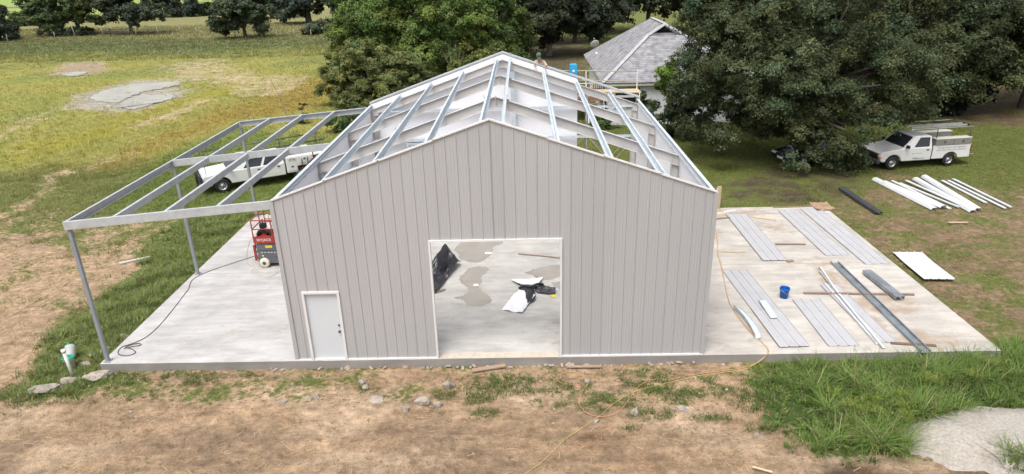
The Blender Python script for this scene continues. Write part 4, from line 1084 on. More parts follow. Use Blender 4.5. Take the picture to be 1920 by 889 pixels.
pf = empty("plastic_film", (0, 0, 0), 0, "torn white and black plastic film lying in the middle of the doorway floor", "plastic film")
def film(corners, hf, m_, seed, wob=.05, n=22): return drape("film_sheet", corners, n, hf, M[m_], None, None, wob=wob, seed=seed, parent=pf)
film([(6.15, 2.90), (6.80, 2.62), (7.28, 3.70), (6.72, 4.18)], lambda u, v: .10 * v + .05 * np.sin(u * 5 + v * 3) ** 2 + .10 * v * (1 - v) + .03 * vnoise(u, v, .2, 5, 2), 'whitefilm', 5)
film([(6.86, 4.45), (7.40, 4.30), (7.58, 5.28), (6.42, 5.12)], lambda u, v: .16 * (1 - v) + .05 * np.abs(np.sin(u * 4 + v)) + .04 * vnoise(u, v, .25, 6, 2), 'whitefilm', 6)
film([(6.98, 3.10), (7.30, 3.55), (7.25, 4.35), (6.72, 4.50)], lambda u, v: .02 + .22 * np.sin(np.clip(u, 0, 1) * 3.1) * np.sin(np.clip(v * .9 + .1, 0, 1) * 3.0) + .08 * vnoise(u, v, .15, 8, 3), 'blackplastic', 8)
film([(7.30, 4.10), (8.00, 3.90), (8.02, 4.35), (7.35, 4.75)], lambda u, v: .02 + .11 * np.sin(v * 3.1) + .08 * vnoise(u, v, .15, 9, 3), 'blackplastic', 9)
q = MB(); q.tube(spline([(6.7, 4.3, .12), (6.9, 4.25, .24), (7.15, 4.15, .27), (7.4, 4.35, .26), (7.6, 4.45, .18)], 5), [.03] + [.05] * 19 + [.03], 9); q.build("film_sheet", M['blackplastic'], pf)
crumple("paper_scrap", (7.92, 3.86, .0), .10, .08, .10, M['yellow'], "small yellow scrap beside the black plastic film", "scrap", 15, 8)
crumple("paper_scrap", (5.45, 7.75, .004), .13, .08, .08, M['print'], "white scrap lying on the large puddle", "scrap", 16, 8)
crumple("paper_scrap", (5.12, 4.85, .004), .09, .08, .05, M['print'], "white scrap lying on the narrow middle puddle", "scrap", 17, 8)

# ------------------------------------------------------------------ scissor lift on the left slab
lift = empty("scissor_lift", (-2.55, 7.22, .0), R(0), "red and grey scissor lift parked on the left slab, half behind the front wall", "scissor lift")
HX, HY = 1.10, .40
q = MB(); q.box(-HX, HX, -HY, HY, .16, .44); q.box(-HX + .02, HX - .02, -HY - .01, HY + .01, .44, .70); q.box(-HX + .02, HX - .02, -HY - .012, HY + .012, .715, .98); q.build("chassis", M['liftgrey'], lift, bevel=.015)
q = MB(); q.box(-HX + .18, HX - .18, -HY + .08, HY - .08, .98, 1.04); q.build("scissor_stack", M['darksteel'], lift)
for sx in (-1, 1):
    for sy in (-1, 1):
        q = MB(); q.lathe([(.0, -.075), (.10, -.075), (.185, -.07), (.20, -.045), (.20, .045), (.185, .07), (.10, .075), (0, .075)], (0, 0, 0), 'y', 26)
        wh = q.build("wheel", M['cream'], lift); wh.location = (sx * .84, sy * (HY + .02), .20)
        q = MB(); q.lathe([(.0, -.088), (.035, -.088), (.05, -.078), (.075, -.0765), (.075, .0765), (.05, .078), (.035, .088), (0, .088)], (0, 0, 0), 'y', 8); q.build("hub", M['darksteel'], wh)
q = MB(); q.box(-HX - .03, HX + .05, -HY - .02, HY + .02, 1.04, 1.075); q.build("deck", M['red'], lift)
q = MB()
q.box(-HX - .03, HX + .05, -HY - .032, -HY - .012, 1.02, 1.32); q.box(-HX - .03, HX + .05, HY + .012, HY + .032, 1.02, 1.30)
q.box(-HX - .045, -HX - .03, -HY, HY, 1.04, 1.2); q.box(HX + .05, HX + .065, -HY, HY, 1.04, 1.2); q.build("toe_board", M['red'], lift)
for (ya, nm) in ((-HY - .02, 'red'), (HY + .02, 'orange')):
    q = MB(); zt = 1.98
    for x in (-HX - .02, -.35, .4, HX + .04): q.bar((x, ya, 1.06), (x, ya, zt), .035, .035, (0, 1, 0))
    q.bar((-HX - .02, ya, zt), (HX + .04, ya, zt), .035, .035); q.bar((-HX - .02, ya, 1.62), (HX + .04, ya, 1.62), .03, .03); q.build("guard_rail", M[nm], lift)
q = MB()
for z in (1.62, 1.98): q.bar((-HX - .02, -HY, z), (-HX - .02, HY, z), .032, .032)
for z in (1.3, 1.65, 1.98): q.bar((HX + .04, -HY, z), (HX + .04, HY, z), .032, .032)
q.build("end_rail", M['red'], lift)
q = MB(); q.bar((-.85, HY - .1, 1.06), (-.85, HY - .1, 2.2), .03, .03, (0, 1, 0)); q.bar((-.85, HY - .1, 2.2), (HX, HY - .1, 2.2), .03, .03); q.bar((-.85, HY - .1, 1.78), (HX, HY - .1, 1.78), .03, .03); q.build("extension_rail", M['red'], lift)
q = MB()
for y in (-.28, .1):
    q.bar((-HX - .10, y, .30), (-HX - .05, y, 1.02), .05, .03, (1, 0, 0))
for z in (.35, .58, .8): q.bar((-HX - .09 + z * .02, -.3, z), (-HX - .09 + z * .02, .12, z), .04, .03)
q.build("entry_ladder", M['red'], lift, bevel=.006)
q = MB(); q.box(-HX - .11, -HX - .02, -HY - .02, -HY + .04, .28, .95); q.build("ladder_side", M['red'], lift, bevel=.01)
q = MB(); q.box(-.72, -.45, -HY - .014, -HY - .0105, .83, .93, 0); q.build("warning_sticker", M['yellow'], lift)
X90 = Matrix(((1, 0, 0), (0, 0, -1), (0, 1, 0))).to_4x4()
def tmat(x, y, z): return Matrix.Translation((x, y, z)) @ X90
text_obj("lettering", "SKYJACK", .14, tmat(-.72, -HY - .0335, 1.17), M['print'], lift, .0015, 1.05, .58)
q = MB(); rr = random.Random(4)
for k in range(7): q.box(-.92 + k * .13, -.92 + k * .13 + rr.uniform(.05, .1), -HY - .0125, -HY - .0105, .62, .645)
q.box(-.9, -.84, -HY - .0125, -HY - .0105, .47, .51); q.box(-.08, .02, -HY - .0125, -HY - .0105, .49, .52); q.build("warning_print", M['print'], lift)
cb = MB(); cb.box(-.85, -.62, -.32, -.14, 1.62, 1.80); cb.box(-.8, -.67, -.34, -.32, 1.5, 1.7); cb.tube([(-.73, -.22, 1.80), (-.74, -.22, 1.93)], .018, 8); cb.lathe([(0, .03), (.03, .015), (.03, -.01), (0, -.02)], (-.74, -.22, 1.94), 'z', 10); cb.build("control_box", M['black'], lift, bevel=.012)
hs_ = MB(); rr = random.Random(8)
hs_.tube(spline([(-.98, -.30, 1.34), (-.86, -.36, 1.52), (-.70, -.30, 1.46), (-.6, -.2, 1.32), (-.5, -.28, 1.44), (-.42, -.33, 1.33)], 4), .055, 8)
hs_.tube(spline([(-.9, -.2, 1.36), (-.76, -.24, 1.58), (-.58, -.3, 1.38)], 4), .05, 8)
tag(hs_.build("work_bag", M['black'], None), "black harness bag lying on the deck of the red lift", "bag").location = (-2.55, 7.22, 0)

# ------------------------------------------------------------------ work platform behind the building
sc = empty("scaffold", (0, 0, 0), 0, "tan scaffold platform with guard rails standing behind the building's back gable", "scaffold")
SX0, SX1, SY0, SY1, SZ = 7.0, 12.36, 13.60, 14.45, 5.31
for x in (7.04, 9.92, 12.30):
    for y in (SY0, SY1):
        q = MB(); q.tube([(x, y, GZ), (x, y, 6.24 if y == SY1 else 5.37)], .028, 8); q.build("post", M['tan'], sc)
q = MB(); q.tube([(8.72, SY1, 5.2), (8.72, SY1, 6.30)], .026, 8); q.build("post", M['tan'], sc)
for z, xa in ((6.24, 7.04), (5.80, 7.04)):
    q = MB(); q.tube([(xa, SY1, z + .08), (SX1, SY1, z - .10)], .022, 8); q.build("guard_rail", M['tan'], sc)
for x in (7.04, 12.3):
    q = MB(); q.tube([(x, SY0, 5.22), (x, SY1, 5.22)], .025, 8); q.build("cross_tube", M['tan'], sc)
for k in range(4):
    q = MB(); q.box(SX0, SX1, SY0 + .02 + k * .22, SY0 + .22 + k * .22, SZ, SZ + .04); q.build("plank", M['woodpale'], sc)
for (xa, xb) in ((7.04, 9.92), (9.92, 12.3)):
    for y in (SY0, SY1):
        q = MB(); q.tube([(xa, y, .6), (xb, y, 3.4)], .02, 6); q.tube([(xa, y + .03, 3.4), (xb, y + .03, .6)], .02, 6); q.build("brace", M['tan'], sc)
bx = empty("storage_box", (9.30, 14.15, SZ + .04), 0, "bright blue plastic box with a rounded top and white label on the scaffold", "box")
q = MB(); pr = [(-.17, 0), (.17, 0), (.17, 1.18)] + [(.11 + .06 * math.cos(a), 1.18 + .06 * math.sin(a)) for a in (.5, 1.0, 1.57)] + [(-.11 - .06 * math.cos(a), 1.18 + .06 * math.sin(a)) for a in (1.57, 1.0, .5)] + [(-.17, 1.18)]
q.extrude(pr, (0, .16, 0), (0, -.16, 0)); q.build("body", M['skyblue'], bx, bevel=.012)
q = MB(); q.box(-.05, .06, -.175, -.168, .90, 1.0); q.build("sticker", M['print'], bx)
q = MB(); q.box(-.14, .14, -.172, -.164, .62, .72); q.build("recess", M['blue'], bx)
q = MB(); q.tube(spline([(10.05, 14.40, 5.75), (10.2, 14.38, 5.72), (10.28, 14.38, 5.9), (10.24, 14.38, 5.62), (10.1, 14.38, 5.4), (10.0, 14.38, 5.35)], 6), .035, 7)
tag(q.build("hose", mat("yellow_strap", (.5, .42, .16), .6, var=.15), None), "yellow strap hanging from the scaffold's guard rail", "strap")

# ------------------------------------------------------------------ the worker
def skin_obj(name, verts, edges, radii, mtl, parent, sub=2, root=0):
    me = bpy.data.meshes.new(name); me.from_pydata(verts, edges, []); me.materials.append(mtl)
    o = link(bpy.data.objects.new(name, me), parent)
    md = o.modifiers.new("skin", 'SKIN'); md.use_smooth_shade = True
    for i, sv in enumerate(me.skin_vertices[0].data):
        r_ = radii[i]; sv.radius = (r_, r_) if not isinstance(r_, tuple) else r_; sv.use_root = (i == root)
    if sub:
        m2 = o.modifiers.new("sub", 'SUBSURF'); m2.levels = sub; m2.render_levels = sub
    return o
man_ = empty("person", (7.75, 13.72, SZ + .04), 0, "worker in a green cap and tan shirt leaning over the back roof edge", "person")
# local: x right, -y towards the building
Vb = [(0, .0, .92), (0, -.10, 1.10), (0, -.26, 1.34), (0, -.37, 1.50), (-.02, -.45, 1.60), (-.04, -.50, 1.69), (-.05, -.54, 1.77),
      (-.17, -.33, 1.46), (-.29, -.45, 1.33), (-.20, -.62, 1.36), (.17, -.33, 1.46), (.30, -.45, 1.32), (.22, -.62, 1.31),
      (-.10, .02, .86), (-.12, -.02, .48), (-.13, .06, .09), (-.13, -.07, .04), (.10, .02, .86), (.12, .02, .48), (.14, .10, .09), (.14, -.03, .04)]
Eb = [(0, 1), (1, 2), (2, 3), (3, 4), (4, 5), (5, 6), (3, 7), (7, 8), (8, 9), (3, 10), (10, 11), (11, 12), (0, 13), (13, 14), (14, 15), (15, 16), (0, 17), (17, 18), (18, 19), (19, 20)]
Rb = [.13, .125, .14, .13, .055, .085, .075, .07, .045, .032, .07, .045, .032, .085, .06, .042, .04, .085, .06, .042, .04]
for side, wr in ((-1, 9), (1, 12)):
    w0 = Vector(Vb[wr]); palm = w0 + Vector((0, -.07, -.012)); Vb.append(palm.to_tuple()); Eb.append((wr, len(Vb) - 1)); Rb.append((.034, .016)); pi_ = len(Vb) - 1
    for j, (dx, ln) in enumerate(((-.028, .068), (-.010, .078), (.010, .074), (.027, .058))):
        a_ = palm + Vector((dx, -.038, -.004)); b_ = a_ + Vector((dx * .2, -ln * .6, -.006)); c_ = b_ + Vector((0, -ln * .4, -.02))
        i0 = len(Vb); Vb += [a_.to_tuple(), b_.to_tuple(), c_.to_tuple()]; Eb += [(pi_, i0), (i0, i0 + 1), (i0 + 1, i0 + 2)]; Rb += [.009, .0085, .007]
    a_ = w0 + Vector((-side * .03, -.035, -.01)); b_ = a_ + Vector((-side * .025, -.03, -.012)); i0 = len(Vb)
    Vb += [a_.to_tuple(), b_.to_tuple()]; Eb += [(wr, i0), (i0, i0 + 1)]; Rb += [.011, .009]
skin_obj("body", Vb, Eb, Rb, M['skin'], man_)
skin_obj("shirt", Vb[0:4] + [(-.17, -.33, 1.46), (-.29, -.45, 1.33), (-.245, -.535, 1.345), (.17, -.33, 1.46), (.30, -.45, 1.32), (.26, -.535, 1.315), (0, -.40, 1.54)],
         [(0, 1), (1, 2), (2, 3), (3, 4), (4, 5), (5, 6), (3, 7), (7, 8), (8, 9), (3, 10)], [.16, .16, .18, .175, .10, .065, .055, .088, .065, .055, .085], M['shirt'], man_)
skin_obj("trousers", [Vb[0]] + [Vb[13], Vb[14], (-.13, .055, .12), Vb[17], Vb[18], (.14, .095, .12)], [(0, 1), (1, 2), (2, 3), (0, 4), (4, 5), (5, 6)], [.15, .105, .082, .066, .105, .082, .066], M['jeans'], man_)
for x, y in ((-.13, .0), (.14, .04)):
    q = MB(); q.loft([[(x - .05, y + .10, .0), (x + .05, y + .10, 0), (x + .05, y + .10, .13), (x - .05, y + .10, .13)], [(x - .052, y - .02, 0), (x + .052, y - .02, 0), (x + .04, y - .02, .10), (x - .04, y - .02, .10)], [(x - .045, y - .17, 0), (x + .045, y - .17, 0), (x + .035, y - .16, .05), (x - .035, y - .16, .05)]]); q.build("boot", M['boots'], man_, bevel=.015)
hm = Matrix.Translation((-.05, -.545, 1.79)) @ Euler((R(42), 0, R(8))).to_matrix().to_4x4()
q = MB(); q.lathe([(.108, -.03), (.112, .0), (.110, .05), (.09, .095), (.05, .12), (0, .128)], (0, 0, 0), 'z', 20, 0, hm)
brim = [Vector((.10 * math.sin(a), -.09 - .085 * math.cos(a), -.02)) for a in [R(-75 + 15 * k) for k in range(11)]]
q.plate([hm @ v for v in brim], .01, hm.to_3x3() @ Vector((0, 0, 1))); q.build("cap", M['hat'], man_)
fc = MB()
for sx in (-1, 1): fc.lathe([(0, -.01), (.011, -.006), (.013, 0), (0, .01)], hm @ Vector((sx * .035, -.098, -.045)), 'y', 8)
fc.build("eye", M['black'], man_)
fc = MB(); fc.loft([[tuple(hm @ Vector(p)) for p in ((-.008, -.095, -.05), (.008, -.095, -.05), (.006, -.088, -.04))], [tuple(hm @ Vector(p)) for p in ((-.016, -.115, -.085), (.016, -.115, -.085), (.008, -.09, -.088))]]); fc.build("nose", M['skin'], man_)
fc = MB(); fc.box(-.025, .025, -.098, -.088, -.115, -.105, 0, hm); fc.build("mouth", mat("lips", (.28, .12, .09), .5), man_)
for sx in (-1, 1):
    fc = MB(); fc.lathe([(0, -.012), (.022, -.008), (.03, 0), (.02, .008), (0, .012)], hm @ Vector((sx * .095, .0, -.05)), 'x', 10); fc.build("ear", M['skin'], man_)

# ------------------------------------------------------------------ the white house on the right
house = empty("house", (12.68, 31.0, 0), 0, "white sided house with a grey shingle hip roof behind the big tree", "house")
HW, HD, ZE, ZR = 11.2, 15.7, 2.79, 6.30
hx0, hy0 = .42, .35
q = MB(); q.box(hx0, HW - .42, hy0, HD - .4, GZ - .1, ZE - .12); q.build("wall", M['siding'], house)
for k in range(26):            # board-and-batten strips on the near and left walls
    x = hx0 + .2 + k * .4
    if x > HW - .5: break
    q = MB() if k == 0 else q
    q.box(x - .02, x + .02, hy0 - .02, hy0 - .001, GZ, ZE - .14)
for k in range(36):
    y = hy0 + .2 + k * .4
    if y > HD - .5: break
    q.box(hx0 - .02, hx0 - .001, y - .02, y + .02, GZ, ZE - .14)
q.build("batten", M['siding'], house)
q = MB()
th = .14
q.box(0, HW, -.0, .03, ZE - .20, ZE - .005); q.box(-.0, .03, .03, HD, ZE - .20, ZE - .005); q.box(.03, HW, .03, HD, ZE - .20, ZE - .16); q.build("fascia", M['fascia'], house)
RX = HW / 2 - .55; G0y, G1y, zg = 5.0, 6.2, 5.55
ef = .06
A = (-ef, -ef, ZE); B = (HW + ef, -ef, ZE); Cc = (HW + ef, HD, ZE); D_ = (-ef, HD, ZE)
k_ = (zg - ZE) / (ZR - ZE)
hl = (RX * k_, G0y, zg); hr = (HW - (HW - RX) * k_, G0y, zg)
r0 = (RX, G1y - .55, ZR); r1 = (RX, HD - 5.2, ZR)
def roofplane(pts, nrm):
    q = MB(); q.plate(pts, .05, nrm); return q.build("roof", M['shingle'], house)
roofplane([A, B, hr, hl], (0, -.5, .85)); roofplane([A, hl, (RX, G0y - .25, ZR), r1, D_], (-.6, 0, .8)); roofplane([B, Cc, r1, (RX, G0y - .25, ZR), hr], (.6, 0, .8)); roofplane([D_, r1, Cc], (0, .6, .8))
q = MB(); q.plate([(hl[0], G0y + .02, zg + .02), (hr[0], G0y + .02, zg + .02), (RX, G0y + .02, ZR)], .05, (0, 1, 0)); q.build("gable_wall", M['siding'], house)
q = MB(); q.plate([(RX - .75, G0y - .01, zg + .12), (RX + .75, G0y - .01, zg + .12), (RX, G0y - .01, ZR - .15)], .02, (0, 1, 0)); q.build("gable_vent", M['windowglass'], house)
q = MB(); q.bar((hl[0] - .1, G0y - .22, zg + .02), (RX, G0y - .27, ZR + .03), .1, .16); q.bar((hr[0] + .1, G0y - .22, zg + .02), (RX, G0y - .27, ZR + .03), .1, .16); q.build("gable_trim", M['whitetrim'], house)
for e0, e1 in ((A, hl), (B, hr)):
    q = MB(); q.bar((e0[0], e0[1], e0[2] + .085), (e1[0], e1[1], e1[2] + .085), .30, .04); q.build("hip_cap", M['ridgecap'], house)
q = MB(); q.bar((RX, G0y - .25, ZR + .06), (RX, HD - 5.2, ZR + .06), .3, .03); q.build("ridge_cap", M['ridgecap'], house)
wn = MB(); wn.box(.88, 2.62, hy0 - .03, hy0 - .001, 1.0, 2.42); wf = wn.build("window", M['windowglass'], house)
wn = MB()
for b_ in ((.80, .88, .94, 2.50), (2.62, 2.70, .94, 2.50)): wn.box(b_[0], b_[1], hy0 - .06, hy0 - .001, b_[2], b_[3])
wn.box(.88, 2.62, hy0 - .06, hy0 - .001, 2.42, 2.50); wn.box(.88, 2.62, hy0 - .06, hy0 - .001, .94, 1.0); wn.box(.88, 2.62, hy0 - .055, hy0 - .032, 1.72, 1.88); wn.build("frame", M['whitetrim'], wf)
q = MB(); q.plate([(3.35, 10.3, 5.06), (3.95, 10.3, 5.46), (3.95, 10.75, 5.46), (3.35, 10.75, 5.06)], .14, (-.6, 0, .8)); q.build("roof_vent", M['alum'], house)
q = MB(); q.lathe([(.09, 0), (.09, .35), (.05, .35), (.05, 0)], (.7, 11.8, ZE + .35), 'z', 10); q.build("vent_pipe", M['whitetrim'], house)
# porch deck on the house's left side, with black balusters
dk = empty("deck", (0, 0, 0), 0, "wooden deck with black baluster railing at the left side of the house", "deck")
DZ_ = 1.55
for k in range(13):
    q = MB(); q.box(10.35, 13.05, 32.6 + k * .3, 32.88 + k * .3, DZ_ - .05, DZ_); q.build("plank", M['deckwood'], dk)
q = MB(); q.box(10.35, 13.05, 32.56, 32.597, DZ_ - .28, DZ_ - .01); q.box(10.31, 10.347, 32.6, 36.5, DZ_ - .28, DZ_ - .01); q.build("skirt_board", M['deckwood'], dk)
for x, y in ((10.4, 32.68), (12.95, 32.68), (10.4, 34.5), (10.4, 36.4), (11.6, 32.68)):
    q = MB(); q.box(x - .05, x + .05, y - .05, y + .05, GZ, DZ_ + 1.0); q.build("post", M['siding'], dk)
q = MB(); q.box(10.4, 13.0, 32.64, 32.72, DZ_ + .98, DZ_ + 1.03); q.box(10.36, 10.44, 32.72, 36.4, DZ_ + .98, DZ_ + 1.03); q.box(10.4, 13.0, 32.66, 32.70, DZ_ + .08, DZ_ + .12); q.build("hand_rail", M['whitetrim'], dk)
bal = MB(); bal.box(-.016, .016, -.016, .016, DZ_ + .12, DZ_ + .98); b0 = bal.build("baluster", M['black'], dk); b0.location = (10.55, 32.68, 0)
for k in range(1, 17):
    c = b0.copy(); COL.objects.link(c); c.location = (10.55 + k * .145, 32.68, 0)
for k in range(24):
    c = b0.copy(); COL.objects.link(c); c.location = (10.40, 32.85 + k * .145, 0)
# stairs from the deck towards the building
for k in range(7):
    q = MB(); q.box(11.75, 12.85, 32.55 - (k + 1) * .26, 32.53 - k * .26, DZ_ - (k + 1) * .19 - .04, DZ_ - (k + 1) * .19); q.build("tread", M['deckwood'], dk)
for x in (11.70, 12.90):
    q = MB(); q.plate([(x, 32.55, DZ_ - .02), (x, 32.55, DZ_ - .36), (x, 30.7, GZ), (x, 30.55, GZ + .08)], .045, (-1, 0, 0)); q.build("stringer", M['siding'], dk)
q = MB()
for k in range(9):
    y = 32.45 - k * .21; z = DZ_ - .02 - k * .155
    q.box(12.87, 12.90, y - .016, y + .016, z, z + .9)
q.build("stair_railing", M['black'], dk)

sat = empty("satellite_dish", (13.6, 46.2, 2.62), R(-20), "grey satellite dish on a mast at the far left eave of the house", "satellite dish")
dm = Euler((R(-52), 0, R(35))).to_matrix().to_4x4(); dm.translation = Vector((0, -.1, 1.15))
q = MB(); q.lathe([(0, 0), (.18, .015), (.34, .055), (.42, .09), (.42, .105), (.33, .07), (.18, .03), (0, .016)], (0, 0, 0), 'z', 22, 0, dm); q.build("dish", M['toolboxlid'], sat)
q = MB(); q.tube([(0, 0, 0), (0, 0, 1.05), (0, -.08, 1.15)], .03, 8); q.build("mast", M['alum'], sat)
q = MB(); q.tube([tuple(dm @ Vector((0, -.4, .07))), tuple(dm @ Vector((0, -.2, .5)))], .015, 6); q.box(-.05, .05, -.05, .05, -.06, .06, 0, dm @ Matrix.Translation((0, -.2, .5))); q.build("feed_arm", M['toolbox'], sat)

# ------------------------------------------------------------------ trucks and car
def arch(xc, r, zc=.38, zb=.46, n=9):
    a0 = math.asin((zb - zc) / r)
    return [(xc - r * math.cos(a0 + (math.pi - 2 * a0) * k / n), zc + r * math.sin(a0 + (math.pi - 2 * a0) * k / n)) for k in range(n + 1)]
def add_wheels(root, xs, hy, rad, rimr, tw=.23):
    tb = MB(); tb.lathe([(rimr, -tw / 2 + .02), (rad - .05, -tw / 2), (rad - .015, -tw / 2 + .03), (rad, -tw / 4), (rad, tw / 4), (rad - .015, tw / 2 - .03), (rad - .05, tw / 2), (rimr, tw / 2 - .02)], (0, 0, 0), 'y', 28)
    rb = MB(); rb.lathe([(0, .05), (.07, .055), (.075, .03), (rimr * .55, .025), (rimr * .62, -.005), (rimr * .80, .0), (rimr * .88, .05), (rimr + .005, .075), (rimr + .01, -.08), (0, -.08)], (0, 0, 0), 'y', 24)
    for k in range(8):
        a = 2 * math.pi * k / 8; rb.lathe([(0, .0305), (.022, .030), (.024, .01), (0, .01)], (rimr * .68 * math.cos(a), 0, rimr * .68 * math.sin(a)), 'y', 8, 1)
    first = None
    for x in xs:
        for sy in (1, -1):
            if first is None:
                first = tb.build("wheel", M['black'], root); wh = first; rim = rb.build("rim", [M['rim'], M['black']], wh)
            else:
                wh = first.copy(); COL.objects.link(wh); r2 = first.children[0].copy(); COL.objects.link(r2); r2.parent = wh
            wh.location = (x, sy * hy, rad); wh.rotation_euler = (0, 0, 0 if sy > 0 else math.pi)

def pickup(loc, rz, label, xf, xr, nose, cabb, roof0, roof1, windows, Wd, zhood, zbelt, zroof, zsill=.46, rad=.38):
    t = empty("pickup_truck", loc, rz, label, "pickup truck", "white work trucks on the lawn")
    w2 = Wd / 2; ra = rad + .10
    prof = [(cabb, zsill)] + arch(xf, ra, rad, zsill + .0) + [(nose - .1, zsill + .02), (nose, zsill + .2), (nose, zhood - .16), (nose - .10, zhood - .05), (roof0 + .75, zbelt - .03), (roof0 + .66, zbelt), (cabb, zbelt + .01)]
    q = MB(); q.extrude(prof, (0, -w2, 0), (0, w2, 0)); q.build("body", M['carwhite'], t, bevel=.045, segs=3)
    # cabin
    w3 = w2 - .03; w4 = w2 - .20; xb0 = roof0 + .70
    base = [(xb0, -w3, zbelt - .01), (xb0, w3, zbelt - .01), (cabb + .02, w3, zbelt - .01), (cabb + .02, -w3, zbelt - .01)]
    mid = [(roof0 + .06, -w4 - .02, zroof - .05), (roof0 + .06, w4 + .02, zroof - .05), (roof1 - .03, w4 + .02, zroof - .05), (roof1 - .03, -w4 - .02, zroof - .05)]
    topv = [(roof0 - .10, -w4 + .07, zroof), (roof0 - .10, w4 - .07, zroof), (roof1 + .08, w4 - .07, zroof), (roof1 + .08, -w4 + .07, zroof)]
    q = MB(); q.loft([base, mid, topv]); q.build("cabin", M['carwhite'], t, bevel=.025, segs=2)
    def onface(p00, p10, p11, p01, u0, u1, v0, v1, nm, m_, off=.012):
        p00, p10, p11, p01 = [Vector(p) for p in (p00, p10, p11, p01)]
        P_ = lambda u, v: p00 * (1 - u) * (1 - v) + p10 * u * (1 - v) + p11 * u * v + p01 * (1 - u) * v
        nrm = (p10 - p00).cross(p01 - p00).normalized()
        q = MB(); q.plate([P_(u0, v0) + nrm * .002, P_(u1, v0) + nrm * .002, P_(u1, v1) + nrm * .002, P_(u0, v1) + nrm * .002], off, nrm); return q.build(nm, M[m_], t)
    onface(base[0], base[1], mid[1], mid[0], .06, .94, .06, .97, "windshield", 'glass')
    onface(base[2], base[3], mid[3], mid[2], .12, .88, .15, .90, "rear_window", 'glass')
    for sgn in (1, -1):
        f0, r0_ = (base[1], base[2]) if sgn > 0 else (base[0], base[3]); f1, r1_ = (mid[1], mid[2]) if sgn > 0 else (mid[0], mid[3])
        for (u0, u1) in windows:
            if sgn > 0: onface(f0, r0_, r1_, f1, u0, u1, .05, .93, "side_window", 'glass')
            else: onface(r0_, f0, f1, r1_, 1 - u1, 1 - u0, .05, .93, "side_window", 'glass')
        ys = sgn * w2
        q = MB(); q.box(roof0 + .50, roof0 + .62, min(ys, ys + sgn * .22), max(ys, ys + sgn * .22), zbelt + .01, zbelt + .18); q.build("mirror", M['black'], t, bevel=.03)
    xdoor = []
    L_ = base[0][0] - base[2][0]
    for (u0, u1) in windows:
        xa = base[0][0] - L_ * u0; xb_ = base[0][0] - L_ * u1
        for sgn in (1, -1):
            xs_ = (max(xb_ - .04, cabb + .05), min(xa + .02, xf - ra - .02 + .55))
            zl = zsill + .06
            q = MB(); ya = sgn * (w2 + .004); yb_ = sgn * (w2 - .02)
            q.box(xs_[0], min(xs_[1], roof0 + .74), min(ya, yb_), max(ya, yb_), zl + .10, zbelt - .05)
            d = q.build("door", M['carwhite'], t, bevel=.01)
            q = MB(); yh = sgn * (w2 + .02); q.box(xs_[0] + .05, xs_[0] + .20, min(yh, ya), max(yh, ya), zbelt - .19, zbelt - .13); q.build("handle", M['black'], d)
    add_wheels(t, (xf, xr), w2 - .13, rad, rad * .58)
    q = MB(); q.box(nose - .06, nose + .06, -w2 + .18, w2 - .18, zsill + .16, zhood - .16); q.build("grille", M['black'], t, bevel=.02)
    q = MB(); q.box(nose + .05, nose + .075, -w2 + .2, w2 - .2, zsill + .40, zsill + .44); q.build("grille_bar", M['chrome'], t)
    for sgn in (1, -1):
        q = MB(); q.box(nose - .10, nose + .03, min(sgn * (w2 - .20), sgn * (w2 + .005)), max(sgn * (w2 - .20), sgn * (w2 + .005)), zsill + .30, zhood - .24); q.build("headlight", M['headlight'], t, bevel=.02)
        q = MB(); q.box(nose - .10, nose + .028, min(sgn * (w2 - .20), sgn * (w2 + .003)), max(sgn * (w2 - .20), sgn * (w2 + .003)), zsill + .22, zsill + .295); q.build("indicator_lamp", M['amber'], t)
    q = MB(); q.box(nose - .05, nose + .16, -w2 - .01, w2 + .01, zsill - .08, zsill + .15); q.build("front_bumper", M['darksteel'], t, bevel=.04)
    q = MB(); q.box(nose + .155, nose + .17, -w2 + .05, w2 - .05, zsill + .10, zsill + .15); q.build("bumper_trim", M['chrome'], t)
    q = MB(); q.box(xr - .6, xf + .5, -.45, .45, zsill - .12, zsill + .1); q.tube([(xr, -w2 + .2, rad), (xr, w2 - .2, rad)], .06, 8); q.tube([(xf, -w2 + .2, rad), (xf, w2 - .2, rad)], .05, 8); q.build("underbody", M['black'], t)
    return t

